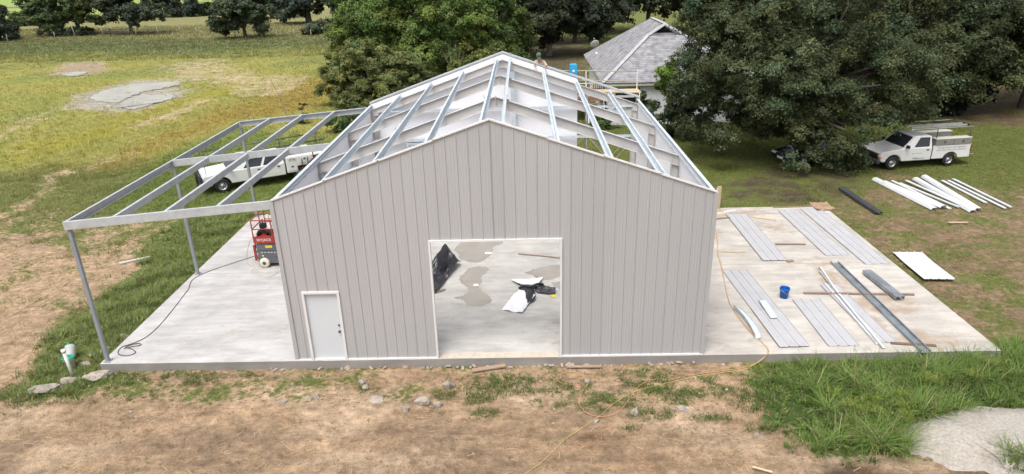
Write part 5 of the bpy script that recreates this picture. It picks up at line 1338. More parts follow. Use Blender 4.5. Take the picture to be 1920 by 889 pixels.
# right truck: regular cab, long bed with toolboxes and a ladder rack
RW = 1.94; w2 = RW / 2
tr = pickup((28.90, 20.10, GZ + .0), R(188), "white single cab truck with grey toolboxes and lettering, parked beside the big tree", 1.70, -1.70, 2.52, -.52, .48, -.46, [(.36, .90)], RW, 1.10, 1.20, 1.80)
for sgn in (1, -1):
    pr = [(-2.85, .50)] + arch(-1.70, .47, .38, .50) + [(-.58, .50), (-.58, 1.24), (-2.85, 1.24)]
    q = MB(); a_, b_ = (w2 - .07, w2) if sgn > 0 else (-w2, -w2 + .07); q.extrude(pr, (0, a_, 0), (0, b_, 0)); q.build("bed_side", M['carwhite'], tr, bevel=.02)
    q = MB(); q.box(-2.78, -.66, min(sgn * (w2 - .42), sgn * (w2 + .02)), max(sgn * (w2 - .42), sgn * (w2 + .02)), 1.245, 1.58); bx_ = q.build("toolbox", M['toolbox'], tr, bevel=.012)
    q = MB(); q.box(-2.80, -.64, min(sgn * (w2 - .44), sgn * (w2 + .03)), max(sgn * (w2 - .44), sgn * (w2 + .03)), 1.582, 1.63); q.build("lid", M['toolboxlid'], bx_, bevel=.01)
    for x in (-1.18, -2.28):
        q = MB(); ya, yb_ = sorted((sgn * (w2 + .021), sgn * (w2 + .04))); q.box(x - .06, x + .06, ya, yb_, 1.38, 1.48); q.build("latch", M['darksteel'], bx_, bevel=.008)
    q = MB(); ya, yb_ = sorted((sgn * (w2 + .021), sgn * (w2 + .024))); q.box(-1.73, -1.71, ya, yb_, 1.25, 1.58); q.build("door_gap", M['black'], bx_)
    q = MB(); ya, yb_ = sorted((sgn * (w2 - .10), sgn * (w2 + .004))); q.box(-2.885, -2.80, ya, yb_, .82, 1.20); q.build("taillight", M['taillight'], tr, bevel=.01)
q = MB(); q.box(-2.83, -.60, -w2 + .08, w2 - .08, .70, .74); q.box(-.66, -.60, -w2 + .08, w2 - .08, .74, 1.22); q.build("bed_floor", M['darksteel'], tr)
q = MB(); q.box(-2.87, -2.80, -w2 + .11, w2 - .11, .62, 1.22); q.build("tailgate", M['carwhite'], tr, bevel=.015)
q = MB(); q.box(-3.12, -2.90, -w2 - .01, w2 + .01, .56, .68); q.build("rear_bumper", M['chrome'], tr, bevel=.03)
for sgn in (1, -1):
    for x in (-.72, -2.72):
        q = MB(); q.tube([(x, sgn * (w2 - .1), 1.63), (x, sgn * (w2 - .14), 2.20)], .022, 7); q.build("rack_post", M['darksteel'], tr)
    q = MB(); q.tube([(.9, sgn * (w2 - .14), 2.16), (.6, sgn * (w2 - .14), 2.20), (-2.85, sgn * (w2 - .14), 2.20)], .025, 7); q.build("rack_rail", M['alum'], tr)
for x in (-.72, -1.7, -2.72):
    q = MB(); q.tube([(x, -w2 + .14, 2.2), (x, w2 - .14, 2.2)], .022, 7); q.build("rack_bar", M['darksteel'], tr)
TXM = Matrix(((-1, 0, 0), (0, 0, 1), (0, 1, 0))).to_4x4()
def side_text(body, x, y, z, size, m_, wd): text_obj("lettering", body, size, Matrix.Translation((x, y, z)) @ TXM, M[m_], tr, .001, 1.05, wd)
side_text("Garage Doors & Openers", -1.70, w2 + .0025, 1.11, .13, 'darkprint', 1.72)
side_text("Aluminum Hurricane Shutters", -1.70, w2 + .0025, .975, .12, 'darkprint', 1.78)
q = MB(); rr = random.Random(2)
for (xa, n_, z) in ((.62, 8, .86), (.55, 4, .62), (.50, 9, .56)):
    for k in range(n_): q.box(xa - k * .08, xa - k * .08 + rr.uniform(.03, .06), w2 + .0045, w2 + .006, z, z + .022 + .02 * (z < .6))
q.build("door_print", M['darkprint'], tr)
ld = empty("ladder", (28.90, 20.10, GZ), R(188), "aluminium extension ladder lying on the rack of the white truck", "ladder")
for y in (.36, .74):
    q = MB(); q.bar((.8, y, 2.28), (-2.55, y, 2.28), .035, .09); q.build("side_rail", M['alum'], ld)
for k in range(12):
    q = MB(); q.tube([(.65 - k * .28, .37, 2.28), (.65 - k * .28, .73, 2.28)], .016, 6); q.build("rung", M['alum'], ld)
for y in (.36, .74):
    q = MB(); q.box(-2.62, -2.50, y - .03, y + .03, 2.2, 2.34); q.build("foot", M['black'], ld)

# left truck: crew cab with a white utility body, racks and a black grille guard
LW = 1.98; w2 = LW / 2
tl = pickup((-8.11, 18.98, GZ + .02), R(210), "white crew cab truck with utility boxes and black grille guard behind the lean-to", 2.0, -2.15, 2.95, -1.38, .95, -1.30, [(.27, .57), (.62, .92)], LW, 1.12, 1.18, 1.72, .48, .40)
q = MB(); q.box(-3.75, -1.46, -w2 - .03, w2 + .03, .90, 1.45); q.box(-2.06, -1.46, -w2 - .03, w2 + .03, .55, .90); q.box(-3.75, -2.68, -w2 - .03, w2 + .03, .55, .90); q.build("utility_body", M['carwhite'], tl, bevel=.03)
q = MB(); q.box(-3.7, -1.52, -w2 + .40, w2 - .40, 1.435, 1.465); q.build("cargo_trough", M['darksteel'], tl)
for sgn in (1, -1):
    for (xa, xb, za, zb) in ((-2.02, -1.52, .66, 1.38), (-2.85, -2.10, 1.02, 1.38), (-3.68, -2.93, .64, 1.38)):
        ya, yb_ = sorted((sgn * (w2 + .031), sgn * (w2 + .045))); q = MB(); q.box(xa, xb, ya, yb_, za, zb); d = q.build("compartment_door", M['carwhite'], tl, bevel=.008)
        ya, yb_ = sorted((sgn * (w2 + .046), sgn * (w2 + .065))); q = MB(); q.box((xa + xb) / 2 - .06, (xa + xb) / 2 + .06, ya, yb_, za + .2, za + .28); q.build("handle", M['darksteel'], d)
    q = MB(); y = sgn * (w2 + .06); q.tube([(-1.62, y, 1.26), (-1.66, y + sgn * .02, 1.34), (-1.9, y + sgn * .02, 1.34), (-1.95, y, 1.24)], .014, 6); q.build("grab_bar", M['black'], tl)
    # pipe racks over the cab
    q = MB(); y = sgn * (w2 - .12); q.tube([(2.6, y, 1.98), (-3.8, y, 2.16)], .028, 7); q.build("rack_rail", M['darksteel'], tl)
    for x, z0_ in ((-1.55, 1.62), (-3.65, 1.62)):
        q = MB(); q.tube([(x, y, 1.45), (x, y, 2.10)], .026, 7); q.build("rack_post", M['darksteel'], tl)
    ya, yb_ = sorted((sgn * (w2 - .3), sgn * (w2 + .02))); q = MB(); q.box(-3.80, -3.755, ya, yb_, .95, 1.25); q.build("taillight", M['taillight'], tl)
q = MB()
for x in (2.4, -1.55, -3.65): q.tube([(x, -w2 + .12, 2.11 - x * .025 - .08), (x, w2 - .12, 2.11 - x * .025 - .08)], .022, 7)
q.build("rack_bar", M['darksteel'], tl)
# rusty side rack hanging on the utility body
q = MB(); y = w2 + .16
for x, za, zb in ((-2.30, .75, 1.28), (-2.62, .72, 1.35), (-2.95, .72, 1.62), (-3.3, .72, 1.3)): q.bar((x, y, za), (x, y, zb), .05, .05, (0, 1, 0))
q.bar((-2.2, y, .60), (-3.1, y, 1.35), .07, .06); q.bar((-2.95, y, 1.36), (-3.6, y, 1.40), .06, .06); q.bar((-2.2, y, .74), (-3.6, y, .76), .06, .06)
for x in (-2.35, -3.2): q.bar((x, w2 + .03, .76), (x, y, .76), .05, .05)
q.build("side_rack", M['rust'], tl)
gg = MB()
for y in (-.62, -.2, .2, .62): gg.bar((3.16, y, .38), (3.14, y, 1.10), .06, .05, (1, 0, 0))
for z in (.52, .74, .96): gg.bar((3.15, -.66, z), (3.15, .66, z), .03, .03)
for sgn in (1, -1):
    gg.tube(spline([(3.12, sgn * .62, 1.18), (3.10, sgn * .92, 1.12), (2.98, sgn * 1.03, .98), (3.0, sgn * 1.03, .55), (3.12, sgn * .62, .45)], 5), .04, 8)
gg.tube([(3.14, -.62, 1.18), (3.14, .62, 1.18)], .04, 8); gg.build("grille_guard", M['black'], tl)
for y in (.9, -.9):
    q = MB(); q.tube([(2.7, y, 1.1), (2.72, y, 2.0)], .014, 6); q.build("marker_rod", M['black'], tl)
q = MB(); q.box(-3.0, -1.9, -.45, .35, 1.47, 1.68); q.build("rack_case", M['toolboxlid'], tl, bevel=.02)
q = MB(); q.box(1.45, 2.6, -.35, .35, 1.09, 1.165); q.build("hood_scoop", M['carwhite'], tl, bevel=.03)

# dark car in the shade under the big tree
car = empty("dark_car", (23.9, 20.9, GZ), R(196), "dark blue car parked in the deep shade under the big tree", "car")
cw = .90
prof = [(-2.3, .34)] + arch(-1.35, .40, .33, .36) + arch(1.40, .40, .33, .36) + [(2.25, .34), (2.36, .5), (2.32, .70), (1.15, .92), (-1.9, .98), (-2.35, .92), (-2.38, .5)]
q = MB(); q.extrude(prof, (0, -cw, 0), (0, cw, 0)); q.build("body", M['cardark'], car, bevel=.06, segs=3)
base = [(1.2, -cw + .05, .92), (1.2, cw - .05, .92), (-1.9, cw - .05, .96), (-1.9, -cw + .05, .96)]; mid = [(.35, -.66, 1.42), (.35, .66, 1.42), (-1.2, .66, 1.42), (-1.2, -.66, 1.42)]; tp = [(.2, -.6, 1.46), (.2, .6, 1.46), (-1.05, .6, 1.46), (-1.05, -.6, 1.46)]
q = MB(); q.loft([base, mid, tp]); q.build("cabin", M['cardark'], car, bevel=.03)
def glassq(b0, b1, t1, t0, nm="side_window"):
    b0, b1, t1, t0 = [Vector(p) for p in (b0, b1, t1, t0)]; c = (b0 + b1 + t1 + t0) / 4; nrm = (b1 - b0).cross(t0 - b0).normalized()
    q = MB(); q.plate([c + (p - c) * .88 + nrm * .003 for p in (b0, b1, t1, t0)], .01, nrm); q.build(nm, M['glass'], car)
glassq(base[0], base[1], mid[1], mid[0], "windshield"); glassq(base[2], base[3], mid[3], mid[2], "rear_window"); glassq(base[1], base[2], mid[2], mid[1]); glassq(base[3], base[0], mid[0], mid[3])
add_wheels(car, (1.40, -1.35), cw - .11, .33, .2, .2)
for sgn in (1, -1):
    q = MB(); ya, yb_ = sorted((sgn * .5, sgn * .86)); q.box(2.22, 2.37, ya, yb_, .60, .72); q.build("headlight", M['headlight'], car, bevel=.02)
    q = MB(); ya, yb_ = sorted((sgn * .55, sgn * .88)); q.box(-2.40, -2.30, ya, yb_, .70, .88); q.build("taillight", M['taillight'], car)
    q = MB(); ya, yb_ = sorted((sgn * .9, sgn * .915)); q.box(-1.85, 1.1, ya, yb_, .925, .95); q.build("chrome_strip", M['chrome'], car)
    q = MB(); ya, yb_ = sorted((sgn * .86, sgn * 1.05)); q.box(.85, .98, ya, yb_, .95, 1.08); q.build("mirror", M['cardark'], car, bevel=.02)
q = MB(); q.box(2.365, 2.385, -.25, .25, .42, .55); q.build("number_plate", M['print'], car)

# ------------------------------------------------------------------ white trim lengths, pipe and post on the right lawn
UP = [(-.17, 0), (-.11, .11), (.09, .125), (.17, .02), (.165, .01), (.088, .112), (-.106, .098), (-.16, -.004)]
LP_ = [(-.07, 0), (.07, .0), (.07, .045), (-.06, .05), (-.07, .045)]
TG = "white trim lengths on the right lawn"
def gzat(x, y): return float(zf(np.array([x]), np.array([y]))[0])
for (a_, b_, pr, dz, lb) in (
    ((25.59, 17.16), (26.09, 12.42), UP, .05, "widest white trim length at the left end of the bundle on the lawn"),
    ((25.68, 16.41), (26.55, 12.54), UP, .10, "white trim length leaning on the leftmost one in the bundle"),
    ((26.33, 16.83), (26.82, 12.45), LP_, .05, "thin white trim length third from the left in the bundle"),
    ((26.48, 16.36), (27.32, 12.64), LP_, .06, "thin white trim length with a small gap, in the middle of the bundle"),
    ((26.98, 16.69), (27.53, 12.78), LP_, .09, "thin white trim length just left of the two big right ones"),
    ((27.65, 17.02), (27.59, 11.97), UP, .06, "big white trim length second from the right in the bundle"),
    ((28.28, 17.35), (27.95, 12.17), UP, .08, "big white trim length at the right end of the bundle"),
    ((28.84, 16.66), (28.90, 13.15), LP_, .05, "shortest white strip, left of the separate three on the lawn"),
    ((29.16, 16.64), (29.30, 12.38), LP_, .05, "middle one of the three separate white strips on the lawn"),
    ((29.55, 16.89), (29.65, 12.51), LP_, .05, "rightmost white strip of all on the lawn")):
    long_piece("trim_length", a_, b_, gzat(*a_) * .5 + gzat(*b_) * .5 + dz, pr, M['whitesheet'], lb, "trim", TG, twist=random.uniform(-.15, .15))
long_piece("steel_channel", (23.15, 15.60), (23.29, 11.93), GZ + .05, RT, M['darksteel'], "dark steel channel lying on the grass between the slab and the big tree", "steel channel")
pst = empty("timber_post", (16.0, 12.45, 0), R(10), "pale upright timber post at the slab's back edge, just right of the building wall", "post")
q = MB(); q.box(-.09, .09, -.05, .05, 0, 1.12); q.build("upright", M['woodpale'], pst, bevel=.006)
q = MB(); q.box(-.12, -.092, -.06, .05, .5, 1.05); q.build("side_board", M['whitetrim'], pst)

# ------------------------------------------------------------------ things on the left ground
pb = empty("bucket", (-7.15, .13, GZ), .4, "white bucket with a teal green rim, standing upright in the grass", "bucket", "white plastic buckets")
q = MB(); q.lathe([(0, 0), (.125, 0), (.15, .33), (.165, .33), (.16, .36), (.14, .36), (.115, .02), (0, .02)], (0, 0, 0), 'z', 22); q.build("pail", M['pvc'], pb)
q = MB(); q.lathe([(.145, .362), (.172, .362), (.172, .395), (.145, .395), (.145, .362)], (0, 0, 0), 'z', 22); q.lathe([(0, .35), (.14, .35), (.14, .36), (0, .36)], (0, 0, 0), 'z', 20); q.build("lid", M['teal'], pb)
pb2 = empty("bucket", (-7.40, .70, GZ), 0, "white bucket lying tipped over beside the lean-to post", "bucket", "white plastic buckets")
bm_ = Euler((R(-58), R(0), R(25))).to_matrix().to_4x4(); bm_.translation = Vector((0, -.14, .13))
q = MB(); q.lathe([(0, 0), (.125, 0), (.15, .33), (.165, .33), (.16, .36), (.14, .36), (.115, .02), (0, .02)], (0, 0, 0), 'z', 22, 0, bm_); q.build("pail", M['pvc'], pb2)
q = MB(); q.lathe([(.145, .362), (.172, .362), (.172, .385), (.0, .385)], (0, 0, 0), 'z', 22, 0, bm_); q.build("lid", M['teal'], pb2)
q = MB(); q.tube([(-6.77, -.37, GZ - .05), (-6.80, -.40, .70)], .048, 12); q.lathe([(.048, 0), (.06, .0), (.06, .1), (.048, .1)], (-6.80, -.40, .61), 'z', 12)
tag(q.build("pipe", M['pvc'], None), "white plastic pipe stub standing in front of the teal rimmed bucket", "pipe")
q = MB(); q.bar((-4.75, 11.2, GZ), (-4.8, 11.2, .62), .09, .09, (0, 1, 0)); tag(q.build("stake", M['pvc'], None), "short white stake in the tall grass below the lean-to's far end", "stake")
q = MB(); q.bar((*(-9.99, 7.93), GZ + .05), (*(-9.00, 8.54), GZ + .07), .07, .05); tag(q.build("trim_length", M['whitesheet'], None), "single white metal strip lying in the weeds left of the slab", "trim")

def chunk(name, c, sx, sy, sz, rz, label, cat="concrete chunk", group="broken concrete chunks", seed=0, mtl='rock', sub=3, rough=.35):
    """angular lump: a ball cut by random planes, then roughened"""
    rr = random.Random(seed * 17 + 3); bm = bmesh.new(); bmesh.ops.create_icosphere(bm, subdivisions=sub, radius=1.0)
    cuts = []
    for k in range(9):
        n_ = Vector((rr.gauss(0, 1), rr.gauss(0, 1), rr.gauss(0, .8))).normalized(); cuts.append((n_, rr.uniform(.45, .8)))
    for v in bm.verts:
        p = v.co.copy()
        for n_, d_ in cuts:
            e = p.dot(n_) - d_
            if e > 0: p -= n_ * e
        k = 1 + rough * (float(vnoise(p.x * 3 + p.z * 2 + seed, p.y * 3 - p.z * 2, .7, seed, 3)) - .5)
        v.co = Vector((p.x * sx * k * 1.35, p.y * sy * k * 1.35, p.z * sz * k * 1.3))
    me = bpy.data.meshes.new(name); bm.to_mesh(me); bm.free(); me.materials.append(M[mtl])
    o = link(bpy.data.objects.new(name, me)); o.location = (c[0], c[1], gzat(c[0], c[1]) + sz * .3); o.rotation_euler = (0, 0, rz)
    return tag(o, label, cat, group)
chunk("concrete_chunk", (-7.11, -0.99), .42, .20, .12, .35, "long flat concrete slab piece at the far left before the slab corner", seed=1, sub=4)
chunk("concrete_chunk", (-6.77, -0.62), .28, .17, .12, .3, "flat concrete piece leaning on the back of the longest piece", seed=9, sub=4)
chunk("concrete_chunk", (-5.88, -0.50), .42, .19, .14, .25, "flat concrete slab piece just before the slab's left front corner", seed=2, sub=4)
ch = [((4.01, -1.93), .20, .15, .15, "largest rough concrete lump in the soil before the doorway"), ((3.62, -2.21), .14, .10, .12, "concrete lump to the left of the largest lump"), ((4.49, -2.09), .13, .10, .10, "pale concrete lump to the right of the largest lump"),
      ((4.71, -1.22), .16, .12, .16, "pointed concrete lump at the grass before the doorway's left jamb"), ((2.25, -1.16), .12, .09, .08, "small concrete lump before the wall right of the side door"), ((2.13, -0.89), .11, .09, .07, "darker small concrete lump close to the slab right of the side door"),
      ((1.01, -1.57), .11, .07, .08, "dark concrete piece in the soil below the side door"), ((0.81, -1.69), .10, .07, .06, "small pale concrete piece left of the dark one below the side door"), ((0.13, -1.80), .13, .07, .06, "flat concrete piece in the soil left of the side door"),
      ((11.11, -2.35), .20, .10, .06, "flat pale concrete smear in the soil right of the yellow cord"), ((8.72, -0.97), .08, .07, .07, "small grey stone touching the orange loop"), ((8.78, -2.80), .07, .06, .06, "small grey stone below the crossing of the two cords"),
      ((2.70, -1.73), .22, .13, .05, "crumbled flat concrete spread left of the lumps"), ((9.84, -2.41), .16, .09, .04, "pale flat concrete patch between the cords and the wall"), ((-6.50, 1.96), .20, .12, .08, "grey concrete piece in the grass behind the slab's left corner"), ((-6.67, 1.17), .14, .10, .10, "concrete piece in the grass right behind the front post"),
      ((-6.90, 0.79), .09, .08, .08, "round grey stone beside the tipped bucket"), ((-6.88, 0.36), .17, .11, .08, "concrete piece in the grass between bucket and slab"), ((12.80, -3.44), .10, .06, .04, "pale flake of concrete on the soil before the tall grass")]
for k, (p_, sx, sy, sz, lb) in enumerate(ch):
    chunk('concrete_chunk', p_, sx, sy, sz, k * 1.3, lb, seed=20 + k)

# ------------------------------------------------------------------ small stones and litter on the soil
def pebbles(name, n, area, smin, smax, mtl, seed, keep=None):
    r_ = np.random.default_rng(seed); x = r_.uniform(area[0], area[1], n); y = r_.uniform(area[2], area[3], n)
    if keep is not None:
        k = keep(x, y, r_); x, y = x[k], y[k]
    n = len(x); s = smin + (smax - smin) * r_.random(n) ** 3
    bv = np.array([[1, 0, 0], [-1, 0, 0], [0, 1, 0], [0, -1, 0], [0, 0, 1], [0, 0, -1]], float)
    bf = np.array([[0, 2, 4], [2, 1, 4], [1, 3, 4], [3, 0, 4], [2, 0, 5], [1, 2, 5], [3, 1, 5], [0, 3, 5]])
    sc = r_.uniform(.5, 1.3, (n, 6, 3)) * s[:, None, None]; sc[:, :, 2] *= .6
    v = bv[None] * sc; a = r_.uniform(0, 6.28, n); ca, sa = np.cos(a)[:, None], np.sin(a)[:, None]
    X = v[:, :, 0] * ca - v[:, :, 1] * sa; Y_ = v[:, :, 0] * sa + v[:, :, 1] * ca
    V = np.stack([X + x[:, None], Y_ + y[:, None], v[:, :, 2] + zf(x, y)[:, None] + s[:, None] * .2], 2).reshape(-1, 3)
    F = (bf[None] + (np.arange(n) * 6)[:, None, None]).reshape(-1, 3)
    return tag(np_mesh(name, V, F, mtl), kind='stuff')
pebbles("small_stones", 260, (-6.5, 13.8, -2.9, -.15), .012, .07, M['rubble'], 31, lambda x, y, r_: r_.random(len(x)) < np.exp(-np.abs(y + .2) / 1.1))
pebbles("soil_clods", 11000, (-10, 16, -5.6, -.2), .008, .05, mat("loose_soil_clods", (.235, .15, .09), .95, var=.3, scale=3), 32, lambda x, y, r_: (vnoise(x, y, 1.2, 83, 4) + r_.random(len(x)) * .35) > .72)
pebbles("gravel_stones", 6000, (16.2, 22, -5.2, -2.6), .008, .028, M['rubble'], 33, lambda x, y, r_: ell(x, y, 18.9, -3.75, 2.3, 1.1, .2) > r_.random(len(x)))
# bits of straw and chips
r_ = np.random.default_rng(44); q = MB()
for k in range(330):
    x, y = r_.uniform(-8, 15), r_.uniform(-5.2, -.3); a = r_.uniform(0, 3.14); L_ = r_.uniform(.03, .14); z = gzat(x, y) + .012
    q.bar((x - math.cos(a) * L_, y - math.sin(a) * L_, z), (x + math.cos(a) * L_, y + math.sin(a) * L_, z + r_.uniform(-.005, .01)), .009, .006)
tag(q.build("straw", M['woodpale'], None, fix=False), kind='stuff')
# gravel heap
n = 70; xs, ys = np.meshgrid(np.linspace(16.2, 24.0, n), np.linspace(-5.6, -2.5, 40)); xf_, yf_ = xs.ravel(), ys.ravel()
wv = (vnoise(xf_, yf_, .5, 13, 4) - .5) * .9
hh = ell(xf_ + wv, yf_ + wv * .7, 19.6, -3.9, 3.0, 1.15, .5) * (.8 + .5 * vnoise(xf_, yf_, .7, 3, 4)) * .24 - .05
V = np.stack([xf_, yf_, zf(xf_, yf_) + hh], 1); i = np.arange(n * 40).reshape(40, n)
o = np_mesh("gravel_heap", V, np.stack([i[:-1, :-1].ravel(), i[:-1, 1:].ravel(), i[1:, 1:].ravel(), i[1:, :-1].ravel()], 1), M['gravel'], smooth=True)
tag(o, kind='stuff')

# ------------------------------------------------------------------ grass
def blades(name, x, y, h, nb, spread, width, lean, col, seed, segs=1, zoff=0.0, dark=.75):
    """tufts at x, y (arrays); nb blades each; h tuft height (array); col (n,3)"""
    r_ = np.random.default_rng(seed); n = len(x); N_ = n * nb
    tx = np.repeat(x, nb); ty = np.repeat(y, nb); th = np.repeat(h, nb); tc = np.repeat(col, nb, 0)
    a = r_.uniform(0, 6.283, N_); rad = spread * np.sqrt(r_.random(N_)) * np.repeat(h / h.mean(), nb)
    bx_, by_ = tx + np.cos(a) * rad, ty + np.sin(a) * rad
    bz = zf(bx_, by_) - .01 + zoff
    ln = th * r_.uniform(.55, 1.15, N_); dr = a + r_.normal(0, .9, N_); le = lean * r_.uniform(.3, 1.3, N_)
    dx, dy = np.cos(dr), np.sin(dr); px, py = -dy, dx; w_ = width * r_.uniform(.7, 1.3, N_)
    c = tc * r_.uniform(.7, 1.3, (N_, 1)) * (1 + r_.normal(0, .06, (N_, 3)))
    yl = r_.random(N_) < .11; c[yl] = c[yl].mean(1)[:, None] * np.array([2.3, 1.9, 1.1])
    c = np.clip(c, .005, .6)
    pts = []
    for k in range(segs + 1):
        t = k / segs
        hx = le * ln * t ** 1.8; hz = ln * (t - .35 * le * t * t)
        ww = w_ * (1 - t) * (1 if k == 0 else .95)
        cx, cy, cz = bx_ + dx * hx, by_ + dy * hx, bz + hz
        if k < segs:
            pts += [np.stack([cx - px * ww, cy - py * ww, cz], 1), np.stack([cx + px * ww, cy + py * ww, cz], 1)]
        else: pts += [np.stack([cx, cy, cz], 1)]
    m_ = len(pts); V = np.stack(pts, 1).reshape(-1, 3); T = np.repeat(c, m_, 0)
    fl = []
    for k in range(segs - 1): fl += [(2 * k, 2 * k + 1, 2 * k + 3), (2 * k, 2 * k + 3, 2 * k + 2)]
    fl += [(2 * segs - 2, 2 * segs - 1, 2 * segs)]
    F = (np.array(fl)[None] + (np.arange(N_) * m_)[:, None, None]).reshape(-1, 3)
    return tag(np_mesh(name, V, F, M['grass'], None, T), kind='stuff')

def scatter(n, area, seed, dens):
    r_ = np.random.default_rng(seed); x = r_.uniform(area[0], area[1], n); y = r_.uniform(area[2], area[3], n)
    off = (x > -6.12) & (x < 21.07) & (y > -.16) & (y < 12.9)
    k = ~off & (r_.random(n) < dens(x, y)); return x[k], y[k]
def turf_density(x, y):
    b, g, d = zones(x, y)
    f = b + (vnoise(x, y, .9, 301, 4) - .5) * 1.1
    return np.clip(1.05 - sstep(.25, .62, f), 0, 1)
def gcol(x, y, k=1.35):
    return zones(x, y)[1] * k
# short turf near the building
x, y = scatter(30000, (-24, -6, -5, 24), 1, turf_density); r_ = np.random.default_rng(2)
blades("turf_grass", x, y, .07 + .13 * r_.random(len(x)) ** 2 + .10 * (vnoise(x, y, 1.5, 9, 3) > .55), 9, .13, .009, .7, gcol(x, y), 3)
x, y = scatter(34000, (21, 46, 0, 32), 4, turf_density)
blades("turf_grass", x, y, .06 + .10 * r_.random(len(x)) ** 2, 9, .14, .010, .7, gcol(x, y), 5)
x, y = scatter(9000, (-6, 22, 12.7, 34), 6, turf_density)
blades("turf_grass", x, y, .08 + .14 * r_.random(len(x)) ** 2, 9, .15, .010, .7, gcol(x, y), 7)
# patchy weeds in the soil strip before the slab and on the front soil
pat = [(6.5, -1.1, 1.3, .45), (5.5, -1.7, .5, .3), (10.4, -1.0, .9, .5), (11.2, -1.5, .6, .4), (9.0, -1.9, .8, .4), (-4.2, -.55, .9, .35), (-3.0, -.55, .7, .3), (-5.0, -1.6, .35, .22), (-4.1, -1.5, .45, .25), (-1.2, -.4, .4, .15), (7.6, -2.0, .4, .2),
       (10.3, -2.5, .5, .25), (12.4, -1.3, .7, .4), (-7.6, -1.2, 1.0, .5), (-6.3, -.6, .5, .4), (.2, -.9, .2, .1), (2.3, -1.2, .3, .15), (13.2, -1.8, .6, .6), (8.3, -1.3, .4, .3), (4.6, -1.55, .4, .2), (5.8, -2.4, .35, .2), (12.9, -3.2, .3, .15), (11.9, -2.7, .4, .2), (9.6, -3.1, .2, .1), (13.4, -3.0, .4, .3)]
def pdens(x, y):
    d = np.zeros(x.shape)
    for cx, cy, rx, ry in pat: d = np.maximum(d, ell(x, y, cx, cy, rx, ry, .7))
    return np.clip(d * (vnoise(x, y, .3, 55, 3) > .42) * .95 + .006, 0, 1)
x, y = scatter(46000, (-9, 15, -4.4, -.1), 8, pdens); n = len(x)
blades("weeds", x, y, 0.045 + .10 * r_.random(n) ** 1.8, 9, .07, .0075, .8, np.tile([.10, .16, .042], (n, 1)) * r_.uniform(.7, 1.3, (n, 1)), 9, 2)
# lush grass left of the slab and the deep clumps at the right front
x, y = scatter(6500, (-10.5, -4.5, -1.8, 15), 10, lambda x, y: poly_in(x, y, LUSHL, .9) * sstep(.36, .60, vnoise(x, y, .9, 56, 4))); n = len(x)
blades("tall_grass", x, y, .16 + .34 * vnoise(x, y, 1.3, 57, 3) * r_.uniform(.5, 1.2, n), 12, .11, .011, .9, np.tile([.195, .255, .08], (n, 1)) * r_.uniform(.6, 1.3, (n, 1)), 11, 3)
x, y = scatter(4600, (13, 30, -5.2, 2.6), 12, lambda x, y: poly_in(x, y, LUSHR, .75) * (.2 + .8 * (vnoise(x, y, .7, 58, 3) > .35)) * (1 - .9 * ell(x, y, 19.6, -3.9, 2.9, 1.0, .2))); n = len(x)
lushh = (.24 + .6 * vnoise(x, y, 1.4, 59, 3)) * (.42 + .58 * sstep(14.2, 16.2, x + (vnoise(x, y, 1.5, 60, 2) - .5) * 2)) * r_.uniform(.55, 1.25, n)
blades("tall_grass", x, y, lushh, 15, .13, .012, 1.0, np.tile([.135, .215, .052], (n, 1)) * r_.uniform(.6, 1.4, (n, 1)), 13, 4)
cx = np.array([16.2, 15.4, 15.0, 16.9, 16.5, 14.3, 17.6, 18.6, 19.6, 20.6, 21.4, 15.9, 17.4, 18.2, 20.0, 14.8, 16.0, 15.5, 18.4, 19.0]); cy = np.array([-3.6, -3.4, -2.6, -2.9, -2.2, -3.9, -1.6, -1.0, -1.4, -1.2, -.6, -4.1, -2.5, -.7, -.4, -1.6, -1.4, -3.9, -4.75, -4.85])
tx = np.repeat(cx, 6) + r_.normal(0, .16, len(cx) * 6); ty = np.repeat(cy, 6) + r_.normal(0, .14, len(cx) * 6); n = len(tx)
blades("tall_grass", tx, ty, r_.uniform(.5, .98, n), 34, .10, .012, 1.25, np.tile([.155, .235, .06], (n, 1)) * r_.uniform(.7, 1.3, (n, 1)), 14, 5)
# yellow-green weed heads standing above the clumps
hx = np.array([15.6, 15.9, 16.4, 15.3, 16.9, 17.9, 18.3, 15.1, 16.6, 16.1, 20.4, 19.3]); hy = np.array([-3.1, -3.0, -3.3, -2.7, -2.3, -1.7, -1.6, -2.2, -2.9, -2.5, -1.0, -1.5])
tx = np.repeat(hx, 9) + r_.normal(0, .14, 108); ty = np.repeat(hy, 9) + r_.normal(0, .12, 108)
blades("weed_heads", tx, ty, r_.uniform(.10, .16, 108), 11, .09, .012, 1.3, np.tile([.17, .23, .04], (108, 1)), 15, 2, zoff=.42)
# meadow
def mdens(x, y): return turf_density(x, y) * np.clip(1.2 - np.hypot(x - 7, y + 17) / 95, .2, 1)
x, y = scatter(40000, (-62, -6, 20, 78), 16, mdens); n = len(x)
blades("meadow_grass", x, y, .14 + .22 * vnoise(x, y, 3, 62, 3) * r_.uniform(.5, 1.3, n), 8, .20, .017, .6, gcol(x, y, 1.25), 17)
x, y = scatter(26000, (-110, 12, 76, 135), 18, lambda x, y: turf_density(x, y) * .8); n = len(x)
blades("meadow_grass", x, y, .2 + .4 * vnoise(x, y, 6, 63, 3) * r_.uniform(.4, 1.3, n), 7, .4, .04, .6, gcol(x, y, 1.2), 19)
x, y = scatter(12000, (2, 60, 32, 110), 20, lambda x, y: turf_density(x, y)); n = len(x)
blades("meadow_grass", x, y, .12 + .15 * r_.random(n), 8, .3, .025, .6, gcol(x, y, 1.1), 21)

